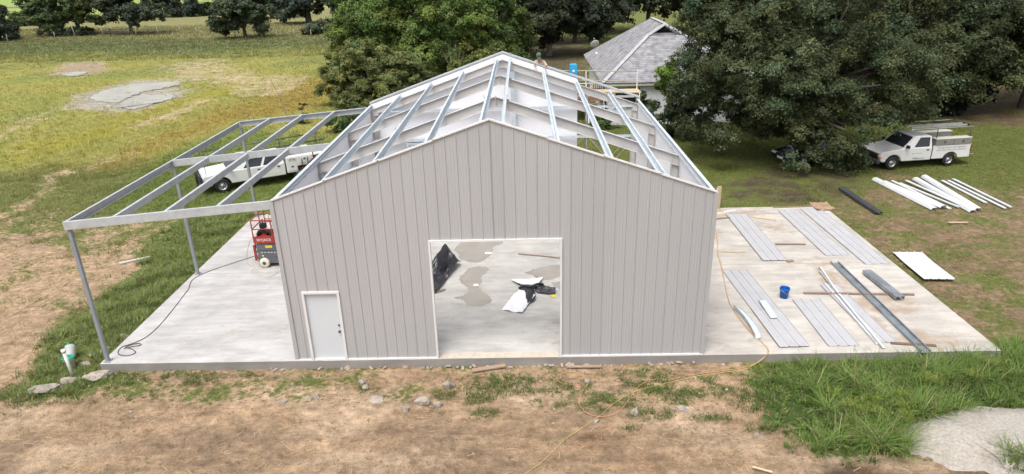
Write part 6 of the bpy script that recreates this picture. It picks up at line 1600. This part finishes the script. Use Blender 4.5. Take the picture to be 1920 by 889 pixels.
# ------------------------------------------------------------------ trees and shrubs
def leaf_cloud(ells, n, size, seed, base, clump=.6, per=70, shell=.5, var=.22, up_=.5, drop=.0, hue=.05, nsub=9):
    """many small leaves: boughs spread over noisy ellipsoids (cx, cy, cz, rx, ry, rz), each bough a dome of leaf sprays"""
    r_ = np.random.default_rng(seed); E_ = np.array(ells, float)
    wt = (E_[:, 3] * E_[:, 4] * E_[:, 5]) ** (2 / 3); wt /= wt.sum()
    nc = max(12, n // per); ns = max(6, nc // nsub); which = r_.choice(len(E_), ns, p=wt)
    d = r_.normal(size=(ns, 3)); d[:, 2] += .15; d /= np.linalg.norm(d, axis=1)[:, None]
    rr_ = shell + (1 - shell) * r_.random(ns) ** .55
    bump = .78 + .5 * vnoise(d[:, 0] * 2.2 + which * 3.7 + seed, d[:, 1] * 2.2 + d[:, 2] * 1.9, .8, seed, 3)
    S_ = E_[which, :3] + d * rr_[:, None] * bump[:, None] * E_[which, 3:]
    srad = clump * 1.45 * r_.uniform(.6, 1.3, ns); stint = np.exp(r_.normal(0, var, ns)); shue = r_.normal(0, hue, ns)
    sid = r_.integers(0, ns, nc)
    d2 = r_.normal(size=(nc, 3)) + .75 * d[sid] + np.array([0, 0, .55]); d2 /= np.linalg.norm(d2, axis=1)[:, None]
    c = S_[sid] + d2 * (srad[sid] * r_.uniform(.45, 1.08, nc))[:, None] * np.array([1, 1, .8])
    csz = clump * .62 * r_.uniform(.5, 1.3, nc); ctint = stint[sid] * np.exp(r_.normal(0, .12, nc)); chue = shue[sid] + r_.normal(0, hue * .5, nc)
    idx = np.repeat(np.arange(nc), per); N_ = len(idx)
    g = r_.normal(size=(N_, 3)) * np.array([.55, .55, .36]); ln = np.linalg.norm(g, axis=1); g *= np.minimum(1, 1.5 / np.maximum(ln, 1e-6))[:, None]
    p = c[idx] + g * csz[idx][:, None]
    p[:, 2] -= drop * (g[:, 0] ** 2 + g[:, 1] ** 2) * csz[idx]
    out = p - S_[sid[idx]]; out /= np.maximum(np.linalg.norm(out, axis=1), 1e-6)[:, None]
    nrm = .8 * out + np.array([0, 0, up_]) + .5 * r_.normal(size=(N_, 3)); nrm /= np.linalg.norm(nrm, axis=1)[:, None]
    t = np.cross(nrm, r_.normal(size=(N_, 3))); t /= np.maximum(np.linalg.norm(t, axis=1), 1e-6)[:, None]; b = np.cross(nrm, t)
    s = size * r_.uniform(.55, 1.45, N_)[:, None]
    V = np.stack([p - t * s, p + t * s * .8 + b * s * .6, p + t * s * .5 - b * s * .6], 1).reshape(-1, 3)
    col = np.array(base)[None] * (ctint[idx] * np.exp(r_.normal(0, .12, N_)))[:, None]
    hv = chue[idx] + r_.normal(0, .03, N_)
    col = col * np.stack([1 + hv * 1.6, 1 + hv * .3, 1 - hv * .8], 1)
    T = np.repeat(np.clip(col, .004, .5), 3, 0)
    F = np.arange(N_ * 3).reshape(-1, 3)
    return V, F, T
def trunk_mb(ells, h, r0, seed, lean=(0, 0), split=None):
    rr = random.Random(seed); q = MB(); top = Vector((lean[0], lean[1], h))
    pts = [Vector((0, 0, -.3)), Vector((0, 0, 0)), Vector((lean[0] * .3 + rr.uniform(-.1, .1), lean[1] * .3 + rr.uniform(-.1, .1), h * .4)), top]
    P_ = spline(pts, 4); k = len(P_)
    q.tube(P_, [r0 * (1.5 if i < 2 else 1.05) * (1 - .45 * i / k) for i in range(k)], 10)
    for e in ells:
        c = Vector(e[:3]); st_ = top.lerp(Vector((0, 0, h * .5)), rr.random() * .6)
        for j in range(2):
            tgt = c + Vector((rr.uniform(-.5, .5) * e[3], rr.uniform(-.5, .5) * e[4], rr.uniform(-.2, .5) * e[5]))
            mid_ = st_.lerp(tgt, .5) + Vector((rr.uniform(-.3, .3), rr.uniform(-.3, .3), rr.uniform(.0, .4))) * (tgt - st_).length * .25
            P2 = spline([st_, mid_, tgt], 4); m_ = len(P2)
            q.tube(P2, [r0 * .5 * (1 - .85 * i / m_) for i in range(m_)], 7)
            for b_ in range(2):
                i0 = m_ // 2 + b_; t2 = P2[i0] + Vector((rr.uniform(-1, 1), rr.uniform(-1, 1), rr.uniform(-.2, .8))) * min(e[3], e[5]) * .55
                q.tube([P2[i0], P2[i0].lerp(t2, .5) + Vector((0, 0, .1)), t2], [r0 * .2, r0 * .12, r0 * .04], 5)
    return q
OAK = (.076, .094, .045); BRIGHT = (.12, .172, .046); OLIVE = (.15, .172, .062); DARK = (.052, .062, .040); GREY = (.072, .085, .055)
def tree(name, label, x, y, h, r0, ells, n, size, base, seed, bark='barkdark', group=None, cat="tree", lean=(0, 0), sub=None, **kw):
    t = empty(name, (x, y, gzat(x, y)), 0, label, cat, group)
    trunk_mb(ells, h, r0, seed, lean).build("trunk", M[bark], t, fix=False)
    V, F, T = leaf_cloud(ells, n, size, seed, base, **kw)
    np_mesh("crown", V, F, M['leaf'], t, T)
    return t

# the big live oak over the dark car
tree("oak_tree", "big dark live oak whose leaf skirt hangs over the dark car and truck hood", 23.3, 22.6, 3.2, .42,
     [(0, .8, 7.4, 5.4, 4.6, 4.4), (-4.6, -.6, 6.4, 3.0, 3.2, 3.4), (-4.9, -1.4, 3.4, 2.6, 2.4, 2.2), (-1.8, -3.0, 4.8, 3.0, 2.4, 2.8), (1.0, -3.9, 2.6, 2.2, 1.4, 2.0), (2.6, -2.9, 4.8, 2.9, 2.4, 2.4), (-.6, -4.2, 2.1, 1.7, 1.1, 1.5),
      (4.8, -.6, 4.8, 2.7, 2.6, 2.2), (6.2, -.9, 3.5, 1.5, 1.6, 1.2), (4.2, -2.5, 2.9, 1.5, 1.1, .9), (4.0, 1.0, 7.2, 3.6, 3.6, 3.2), (-2.5, 1.5, 9.2, 3.6, 3.4, 3.2), (.9, -3.7, .8, 1.9, .8, .9), (-6.3, -.4, 4.8, 1.7, 1.8, 2.4), (-5.4, .2, 7.6, 2.2, 2.4, 2.4), (-3.4, -1.6, 7.4, 2.4, 2.2, 2.4), (-.5, -.5, 3.4, 3.6, 3.0, 2.4), (-4.6, .2, 1.9, 1.5, 1.4, 1.0)],
     340000, .070, OAK, 101, clump=.50, per=66, shell=.42, drop=.25, nsub=10, var=.16)
tree("oak_tree", "dark oak standing behind the white truck's bed, right of the big live oak", 34.5, 33.0, 3.0, .4,
     [(0, 0, 6.6, 5.4, 5, 4.4), (4.2, -1.5, 4.3, 3.6, 3.4, 2.6), (-3.6, -1.4, 5.2, 3.4, 3.0, 3.0), (6.6, 0, 5.2, 2.8, 2.8, 2.4), (2, -3.0, 3.2, 2.8, 2.0, 1.8), (7.0, 1.0, 2.9, 2.0, 2.0, 1.2), (-1, 1, 9.5, 4.4, 4, 3)], 125000, .105, OAK, 102, clump=.75, per=60, shell=.42, drop=.2)
tree("oak_tree", "dark oak at the right edge of the photo with its thick trunk showing", 44.9, 34.2, 5.0, .48,
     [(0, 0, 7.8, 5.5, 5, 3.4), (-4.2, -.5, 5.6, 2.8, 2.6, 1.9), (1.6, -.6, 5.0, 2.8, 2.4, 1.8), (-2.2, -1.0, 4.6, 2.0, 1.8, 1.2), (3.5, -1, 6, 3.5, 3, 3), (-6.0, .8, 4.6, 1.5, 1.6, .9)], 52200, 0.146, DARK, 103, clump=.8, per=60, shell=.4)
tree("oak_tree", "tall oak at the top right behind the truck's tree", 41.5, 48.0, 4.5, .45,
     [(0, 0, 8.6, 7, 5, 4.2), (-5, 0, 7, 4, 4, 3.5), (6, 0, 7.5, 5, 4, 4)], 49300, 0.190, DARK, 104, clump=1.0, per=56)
# shrub and sapling at the house corner
tree("shrub", "dark bushy shrub against the house wall, left of the big live oak", 17.8, 27.2, 1.3, .09,
     [(0, 0, 1.9, 1.25, 1.1, 1.7), (-.7, -.2, 1.3, .9, .9, 1.2), (.9, .2, 2.4, 1.0, 1.0, 1.3), (.2, .1, 3.2, .8, .8, .8)], 24650, 0.084, (.05, .065, .034), 105, cat="shrub", clump=.36, per=50)
tree("young_tree", "light green sapling top rising before the grey house roof", 16.7, 27.9, 2.6, .06,
     [(.0, 0, 3.8, .55, .5, .85), (-.35, 0, 3.4, .5, .5, .6), (.3, .1, 4.3, .38, .38, .5)], 7540, 0.084, (.10, .17, .035), 106, cat="young tree", clump=.32, per=40)
tree("shrub", "loose open shrub with pale leaves by the house window", 15.6, 27.4, 1.2, .05,
     [(0, 0, 1.6, .65, .6, 1.0), (-.2, .1, 2.4, .5, .5, .5)], 3770, 0.095, (.09, .12, .06), 107, cat="shrub", clump=.34, per=36)
tree("shrub", "low green bush in the bed at the foot of the house steps", 12.3, 30.2, .3, .04, [(0, 0, .5, .6, .4, .5), (.8, .1, .4, .5, .4, .4)], 3480, 0.090, (.06, .10, .035), 108, cat="shrub", clump=.25, per=40)
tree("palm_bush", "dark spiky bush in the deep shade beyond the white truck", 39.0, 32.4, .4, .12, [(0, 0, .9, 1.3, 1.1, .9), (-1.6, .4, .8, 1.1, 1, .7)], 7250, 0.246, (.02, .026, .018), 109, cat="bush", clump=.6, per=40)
# trees behind the building
tree("oak_tree", "very dark oak with a pale forked trunk directly behind the roof ridge", 10.3, 70.5, 3.6, .45,
     [(0, 0, 6.6, 6, 5.4, 4.2), (-4.0, -1.0, 4.4, 3.6, 3, 2.6), (4.2, -1.2, 4.6, 3.2, 3, 2.4), (6.3, .5, 5.6, 2.6, 2.6, 2.8)], 60900, 0.190, DARK, 110, 'barkpale', clump=1.0, per=58, shell=.4)
tree("oak_tree", "dark oak just left of the house roof, behind the satellite dish", 14.5, 84, 4.2, .4, [(0, 0, 7.4, 6.4, 5, 4.4), (-5, 0, 6, 4, 4, 4), (3.0, 0, 5, 3, 3, 2)], 34800, 0.224, DARK, 111, clump=1.1, per=56)
tree("oak_tree", "dark oak whose slim trunk stands in the sunny gap left of the house roof", 20.2, 98, 4.6, .45, [(0, 0, 7.2, 6.5, 5, 3.8), (-3.5, 0, 6.0, 3, 3, 2.2)], 26100, 0.269, DARK, 112, clump=1.2, per=56)
tree("oak_tree", "dark oak rising directly above the house ridge in the background", 27.2, 96, 4.2, .5, [(0, 0, 6.4, 6, 5, 3.8), (4, 0, 5.6, 4.4, 4, 3.4), (-3, 0, 6.0, 3.2, 3, 2.2), (9, 1, 5.6, 5, 4, 3.8)], 29000, 0.269, DARK, 113, clump=1.2, per=56)
tree("oak_tree", "dark far oak behind the top of the big live oak, right of the house", 40, 92, 4, .5, [(0, 0, 7.4, 8, 5, 5), (8, 0, 7, 6, 5, 4), (-6, 0, 7, 4, 4, 3.4)], 31900, 0.280, DARK, 114, clump=1.2, per=56)
tree("broadleaf_tree", "tall bright green tree left of the roof ridge, the highest of the green group", -2.6, 51.0, 3.0, .35,
     [(0, 0, 6.2, 4.6, 3.8, 4.2), (-4.4, .2, 5.2, 3.4, 3.2, 3.4), (3.6, .4, 5.4, 3.2, 3, 3.2), (0.6, -1.8, 3.6, 3.2, 2.4, 2.6), (-6.6, 1.2, 4.6, 2.4, 2.6, 2.6)], 120000, .118, BRIGHT, 115, clump=.75, per=58, shell=.42, drop=.3)
tree("broadleaf_tree", "green tree between the tall bright tree and the dark oak", 4.2, 55, 3.0, .3,
     [(0, 0, 6.0, 2.9, 3, 4.0), (-1.6, -1.5, 3.8, 2.4, 2.2, 2.4), (1.6, -.8, 3.6, 2.0, 2.0, 2.0)], 56000, .118, (.085, .12, .036), 116, clump=.72, per=56, shell=.42, drop=.3)
tree("broadleaf_tree", "darker green tree behind the left end of the green group", -9.4, 58, 3.0, .3, [(0, 0, 5.6, 3.6, 3.4, 4.0), (-1.4, -1, 3.4, 2.6, 2.4, 2.2), (3, 1, 6.5, 3.4, 3, 3)], 37700, 0.168, (.075, .112, .034), 117, clump=.8, per=56, shell=.42)
tree("bush", "big rounded olive bush at the left of the roof, lighter on top", -5.9, 41.5, 1.2, .16,
     [(0, 0, 2.4, 3.4, 2.6, 2.5), (-2.4, -.4, 1.9, 2.0, 1.8, 1.7), (2.4, -.6, 2.2, 2.2, 1.9, 1.9), (-.6, -.3, 3.9, 2.2, 1.9, 1.4), (.8, -2.0, 1.2, 2.2, 1.0, 1.2), (-2.0, -1.6, .9, 1.6, 1.0, .9)], 112000, .082, OLIVE, 118, cat="bush", clump=.45, per=54, shell=.45, up_=.7)
tree("bush", "yellowish green bush beside the roof's left slope near the ridge", 2.6, 46.5, 1.2, .1, [(0, 0, 2.1, 1.6, 1.5, 1.7), (1.4, .2, 2.5, 1.2, 1.2, 1.6), (-1.2, -.2, 1.4, 1.2, 1.2, 1.1)], 23200, 0.112, (.125, .145, .045), 119, cat="bush", clump=.45, per=50)
tree("bush", "small dark green bush touching the roof ridge on its left", 6.2, 47.0, 1.0, .08, [(0, 0, 2.0, 1.2, 1.1, 1.5), (.9, .3, 1.5, 1.0, 1, 1.2)], 13050, 0.112, (.07, .10, .034), 120, cat="bush", clump=.42, per=50)
tree("bush", "low dark bush behind the lean-to frame at the building's left back corner", -3.2, 30.5, .4, .06, [(0, 0, .9, 2.2, 1.2, .9), (-2.2, .6, .7, 1.5, 1, .7), (1.6, .2, 1.4, 1.2, 1.1, 1.2)], 21750, 0.095, (.05, .08, .028), 121, cat="bush", clump=.4, per=50)
# bare dead saplings
def bare(name, label, x, y, tops, r0, seed, bark='barkpale', cat="bare tree"):
    q = MB(); rr = random.Random(seed); g0 = gzat(x, y)
    for (tx, ty, tz) in tops:
        P_ = spline([(x + rr.uniform(-.1, .1), y, g0 - .1), (x + tx * .4 + rr.uniform(-.1, .1), y + ty * .4, g0 + tz * .5), (x + tx, y + ty, g0 + tz)], 5); m_ = len(P_)
        q.tube(P_, [r0 * (1 - .85 * i / m_) for i in range(m_)], 6)
        for k in range(3, m_):
            t2 = P_[k] + Vector((rr.uniform(-.5, .5), rr.uniform(-.3, .3), rr.uniform(.2, .6)))
            q.tube([P_[k], t2], [r0 * .35, r0 * .08], 4)
    return tag(q.build(name, M[bark], None, fix=False), label, cat)
bare("dead_tree", "bundle of bare pale branches in front of the tall green tree", .6, 46.6, [(-.5, 0, 4.2), (.2, .2, 4.4), (.6, 0, 3.9), (-.9, 0, 3.6), (.9, .1, 3.4)], .05, 5)
bare("dead_tree", "thin leaning bare sapling in the meadow beyond the lean-to", -11.0, 33.4, [(-.95, 0, 3.7)], .05, 6)
tree("shrub", "small grey green shrub at the foot of the bare sapling", -10.3, 34.2, .3, .03, [(0, 0, .8, .4, .4, .8)], 1305, 0.078, (.05, .065, .04), 122, cat="shrub", clump=.25, per=30)
bare("dead_tree", "thin bare sapling on the lawn at the right edge of the photo", 35.6, 20.3, [(.2, 0, 1.9), (-.3, .1, 1.5), (.45, 0, 1.4)], .03, 7, 'barkpale', "sapling")

# far trees along the fence and beyond; leaf colours greyed to stand for haze
far_group = "trees along the far fence"
tree("oak_tree", "spreading meadow tree at the top left with light between its limbs", -79.5, 118.5, 3.0, .55,
     [(0, 0, 6.2, 5.2, 4.4, 2.8), (-5.4, 0, 4.4, 4.2, 3.6, 2.2), (5, 0, 5.0, 4.2, 3.6, 2.5), (-2.6, -2, 3.0, 2.6, 2, 1.2), (3, -1.6, 2.6, 2.2, 1.6, 1.0), (-6.0, 1, 7, 3.5, 3, 2)], 29000, 0.269, (0.094, 0.125, 0.050), 130, group=far_group, clump=.95, per=46)
tree("oak_tree", "dark meadow tree beside the spreading one, its trunk at the fence gate", -68.4, 117.0, 2.6, .45,
     [(0, 0, 5.0, 4.8, 4, 2.9), (3.8, -.6, 3.5, 3.2, 2.6, 1.3), (-3.6, 0, 5, 2.6, 2.6, 1.8), (.5, 0, 7.6, 4, 3, 2)], 24650, 0.258, (0.065, 0.085, 0.056), 131, group=far_group, clump=.95, per=46)
tree("oak_tree", "rounded grey green tree standing alone above the middle of the meadow", -41.0, 103.2, 2.2, .4,
     [(0, 0, 4.2, 4.0, 3.6, 2.4), (-3.0, 0, 3.4, 2.2, 2.2, 2.2), (3.2, -.2, 3.4, 2.4, 2.2, 2.2), (.6, 0, 6.2, 3.6, 3.2, 1.8)], 30450, 0.224, (0.075, 0.098, 0.057), 132, group=far_group, clump=.85, per=46)
tree("oak_tree", "dark tree cut by the photo's left edge at the fence", -89.5, 110.5, 1.6, .4, [(0, 0, 3.0, 3.0, 2.6, 2.4), (-2.4, 0, 4.6, 3.4, 3, 2), (.6, 0, 1.6, 1.9, 1.6, 1.0)], 14500, 0.246, (0.062, 0.085, 0.055), 133, group=far_group, clump=.85, per=46)
tree("bush", "dark round bush left of the spreading meadow tree", -96.0, 133, .8, .2, [(0, 0, 2.2, 3.0, 2.6, 2.0), (3.2, 0, 2.8, 2.6, 2.2, 2.2)], 11600, 0.269, (0.062, 0.081, 0.057), 134, cat="bush", clump=.8, per=44)
tree("bush", "low hedge bush at the bright field left of the meadow trees", -112, 146, .5, .2, [(0, 0, 1.2, 4.5, 2, 1.3), (5, 0, 1.0, 3, 2, 1.0)], 8700, 0.314, (.05, .075, .03), 135, cat="bush", clump=.9, per=44)
tree("oak_tree", "dark far tree between the meadow tree and the bright field, beyond the fence", -81, 165, 2, .5, [(0, 0, 3.6, 5, 4, 3.6), (-5.4, 0, 4.6, 4, 3.4, 3.4), (4.2, 0, 4.4, 3, 3, 3.0)], 17400, 0.370, (0.062, 0.083, 0.060), 136, clump=1.2, per=44)
tree("bush", "small light green bush right of the dark far tree", -73.8, 166, .4, .2, [(0, 0, 1.5, 3.4, 2, 1.5), (2.6, 0, 1.0, 2, 1.6, 1)], 5220, 0.336, (.08, .11, .035), 137, cat="bush", clump=.9, per=44)
tree("oak_tree", "wide dark far tree with a thick trunk, right of the lone round tree", -38.2, 131.5, 3.4, .8, [(0, 0, 5.4, 5.4, 4, 2.8), (-5, 0, 4.4, 3.4, 3, 3.0), (5, 0, 4.6, 3.6, 3, 2.6), (-2.6, -1, 2.8, 2.4, 2, 1.4)], 23200, 0.314, (0.062, 0.079, 0.059), 138, clump=1.1, per=44)
tree("oak_tree", "dark far tree partly behind the green trees, right of the wide dark one", -27.5, 128, 2.6, .6, [(0, 0, 4.8, 4.4, 4, 3.0), (4.4, 0, 5, 4, 4, 3.4), (-1.6, -1, 2.4, 2.4, 2, 1.2)], 18850, 0.314, (0.062, 0.080, 0.057), 139, clump=1.1, per=44)
tree("oak_tree", "far dark tree behind the lone round tree's left side", -52.5, 150, 2, .6, [(0, 0, 4.2, 4, 3.4, 3.0), (3.6, 0, 5, 3.6, 3, 3)], 13050, 0.336, (0.065, 0.085, 0.060), 140, clump=1.1, per=44)
tree("bush", "pale vine covered brush heap at the meadow's far right, by the fence line", -29.5, 107, .3, .15, [(0, 0, .9, 2.6, 1.6, .9), (2.6, .6, 1.1, 2.0, 1.4, 1.0)], 7250, 0.224, (.085, .11, .06), 141, cat="bush", clump=.7, per=44)
tree("bush", "grey green weeds clump under the spreading meadow tree at the fence", -83.5, 115.5, .3, .1, [(0, 0, .7, 3.4, 1.4, .8), (5.5, .5, .6, 2.4, 1.2, .7)], 6090, 0.224, (.05, .07, .038), 142, cat="bush", clump=.6, per=44)
# distant tree lines beyond what the photo shows, so the horizon is closed
for k in range(26):
    pass

# wire fence along the meadow
fn = empty("wire_fence", (0, 0, 0), 0, "old wire fence with pale wooden posts along the far side of the meadow", "fence")
fp = [(-85.0, 106.1, 1.5, .15), (-80.4, 112.2, 1.2, .1), (-75.0, 110.0, 3.0, -.35), (-70.6, 111.4, 2.1, -.25), (-65.2, 112.6, 1.5, .05), (-61.3, 113.3, 1.6, -.2), (-57.0, 113.0, 1.6, -.12), (-53.2, 111.6, 1.5, -.1), (-49.5, 109.0, 1.4, .05), (-45.9, 105.9, 1.3, .05), (-43.6, 105.2, 1.3, .0), (-38.6, 103.4, 1.4, .05), (-34.9, 101.6, 1.4, .0), (-31.7, 100.9, 1.5, .02), (-29.0, 101.4, 1.3, .0)]
for x, y, h_, ln in fp:
    q = MB(); g0 = gzat(x, y); q.tube([(x, y, g0 - .2), (x + ln, y, g0 + h_)], [.075, .06], 7); q.build("fence_post", M['fencewood'], fn)
for hz in (.5, .9, 1.2):
    q = MB(); q.tube([(x, y, gzat(x, y) + hz) for x, y, h_, ln in fp], .012, 4); q.build("wire", M['darksteel'], fn)
q = MB()
for z in (.7, 1.3): q.bar((-69.9, 112.4, GZ + z), (-65.4, 112.6, GZ + z + .05), .12, .14)
for x in (-69.9, -65.6): q.bar((x, 112.3, GZ), (x, 112.3, GZ + 1.5), .16, .16, (0, 1, 0))
tag(q.build("fence_rail", M['barkdark'], None), "dark rail gate at the fence under the dark meadow tree", "gate")
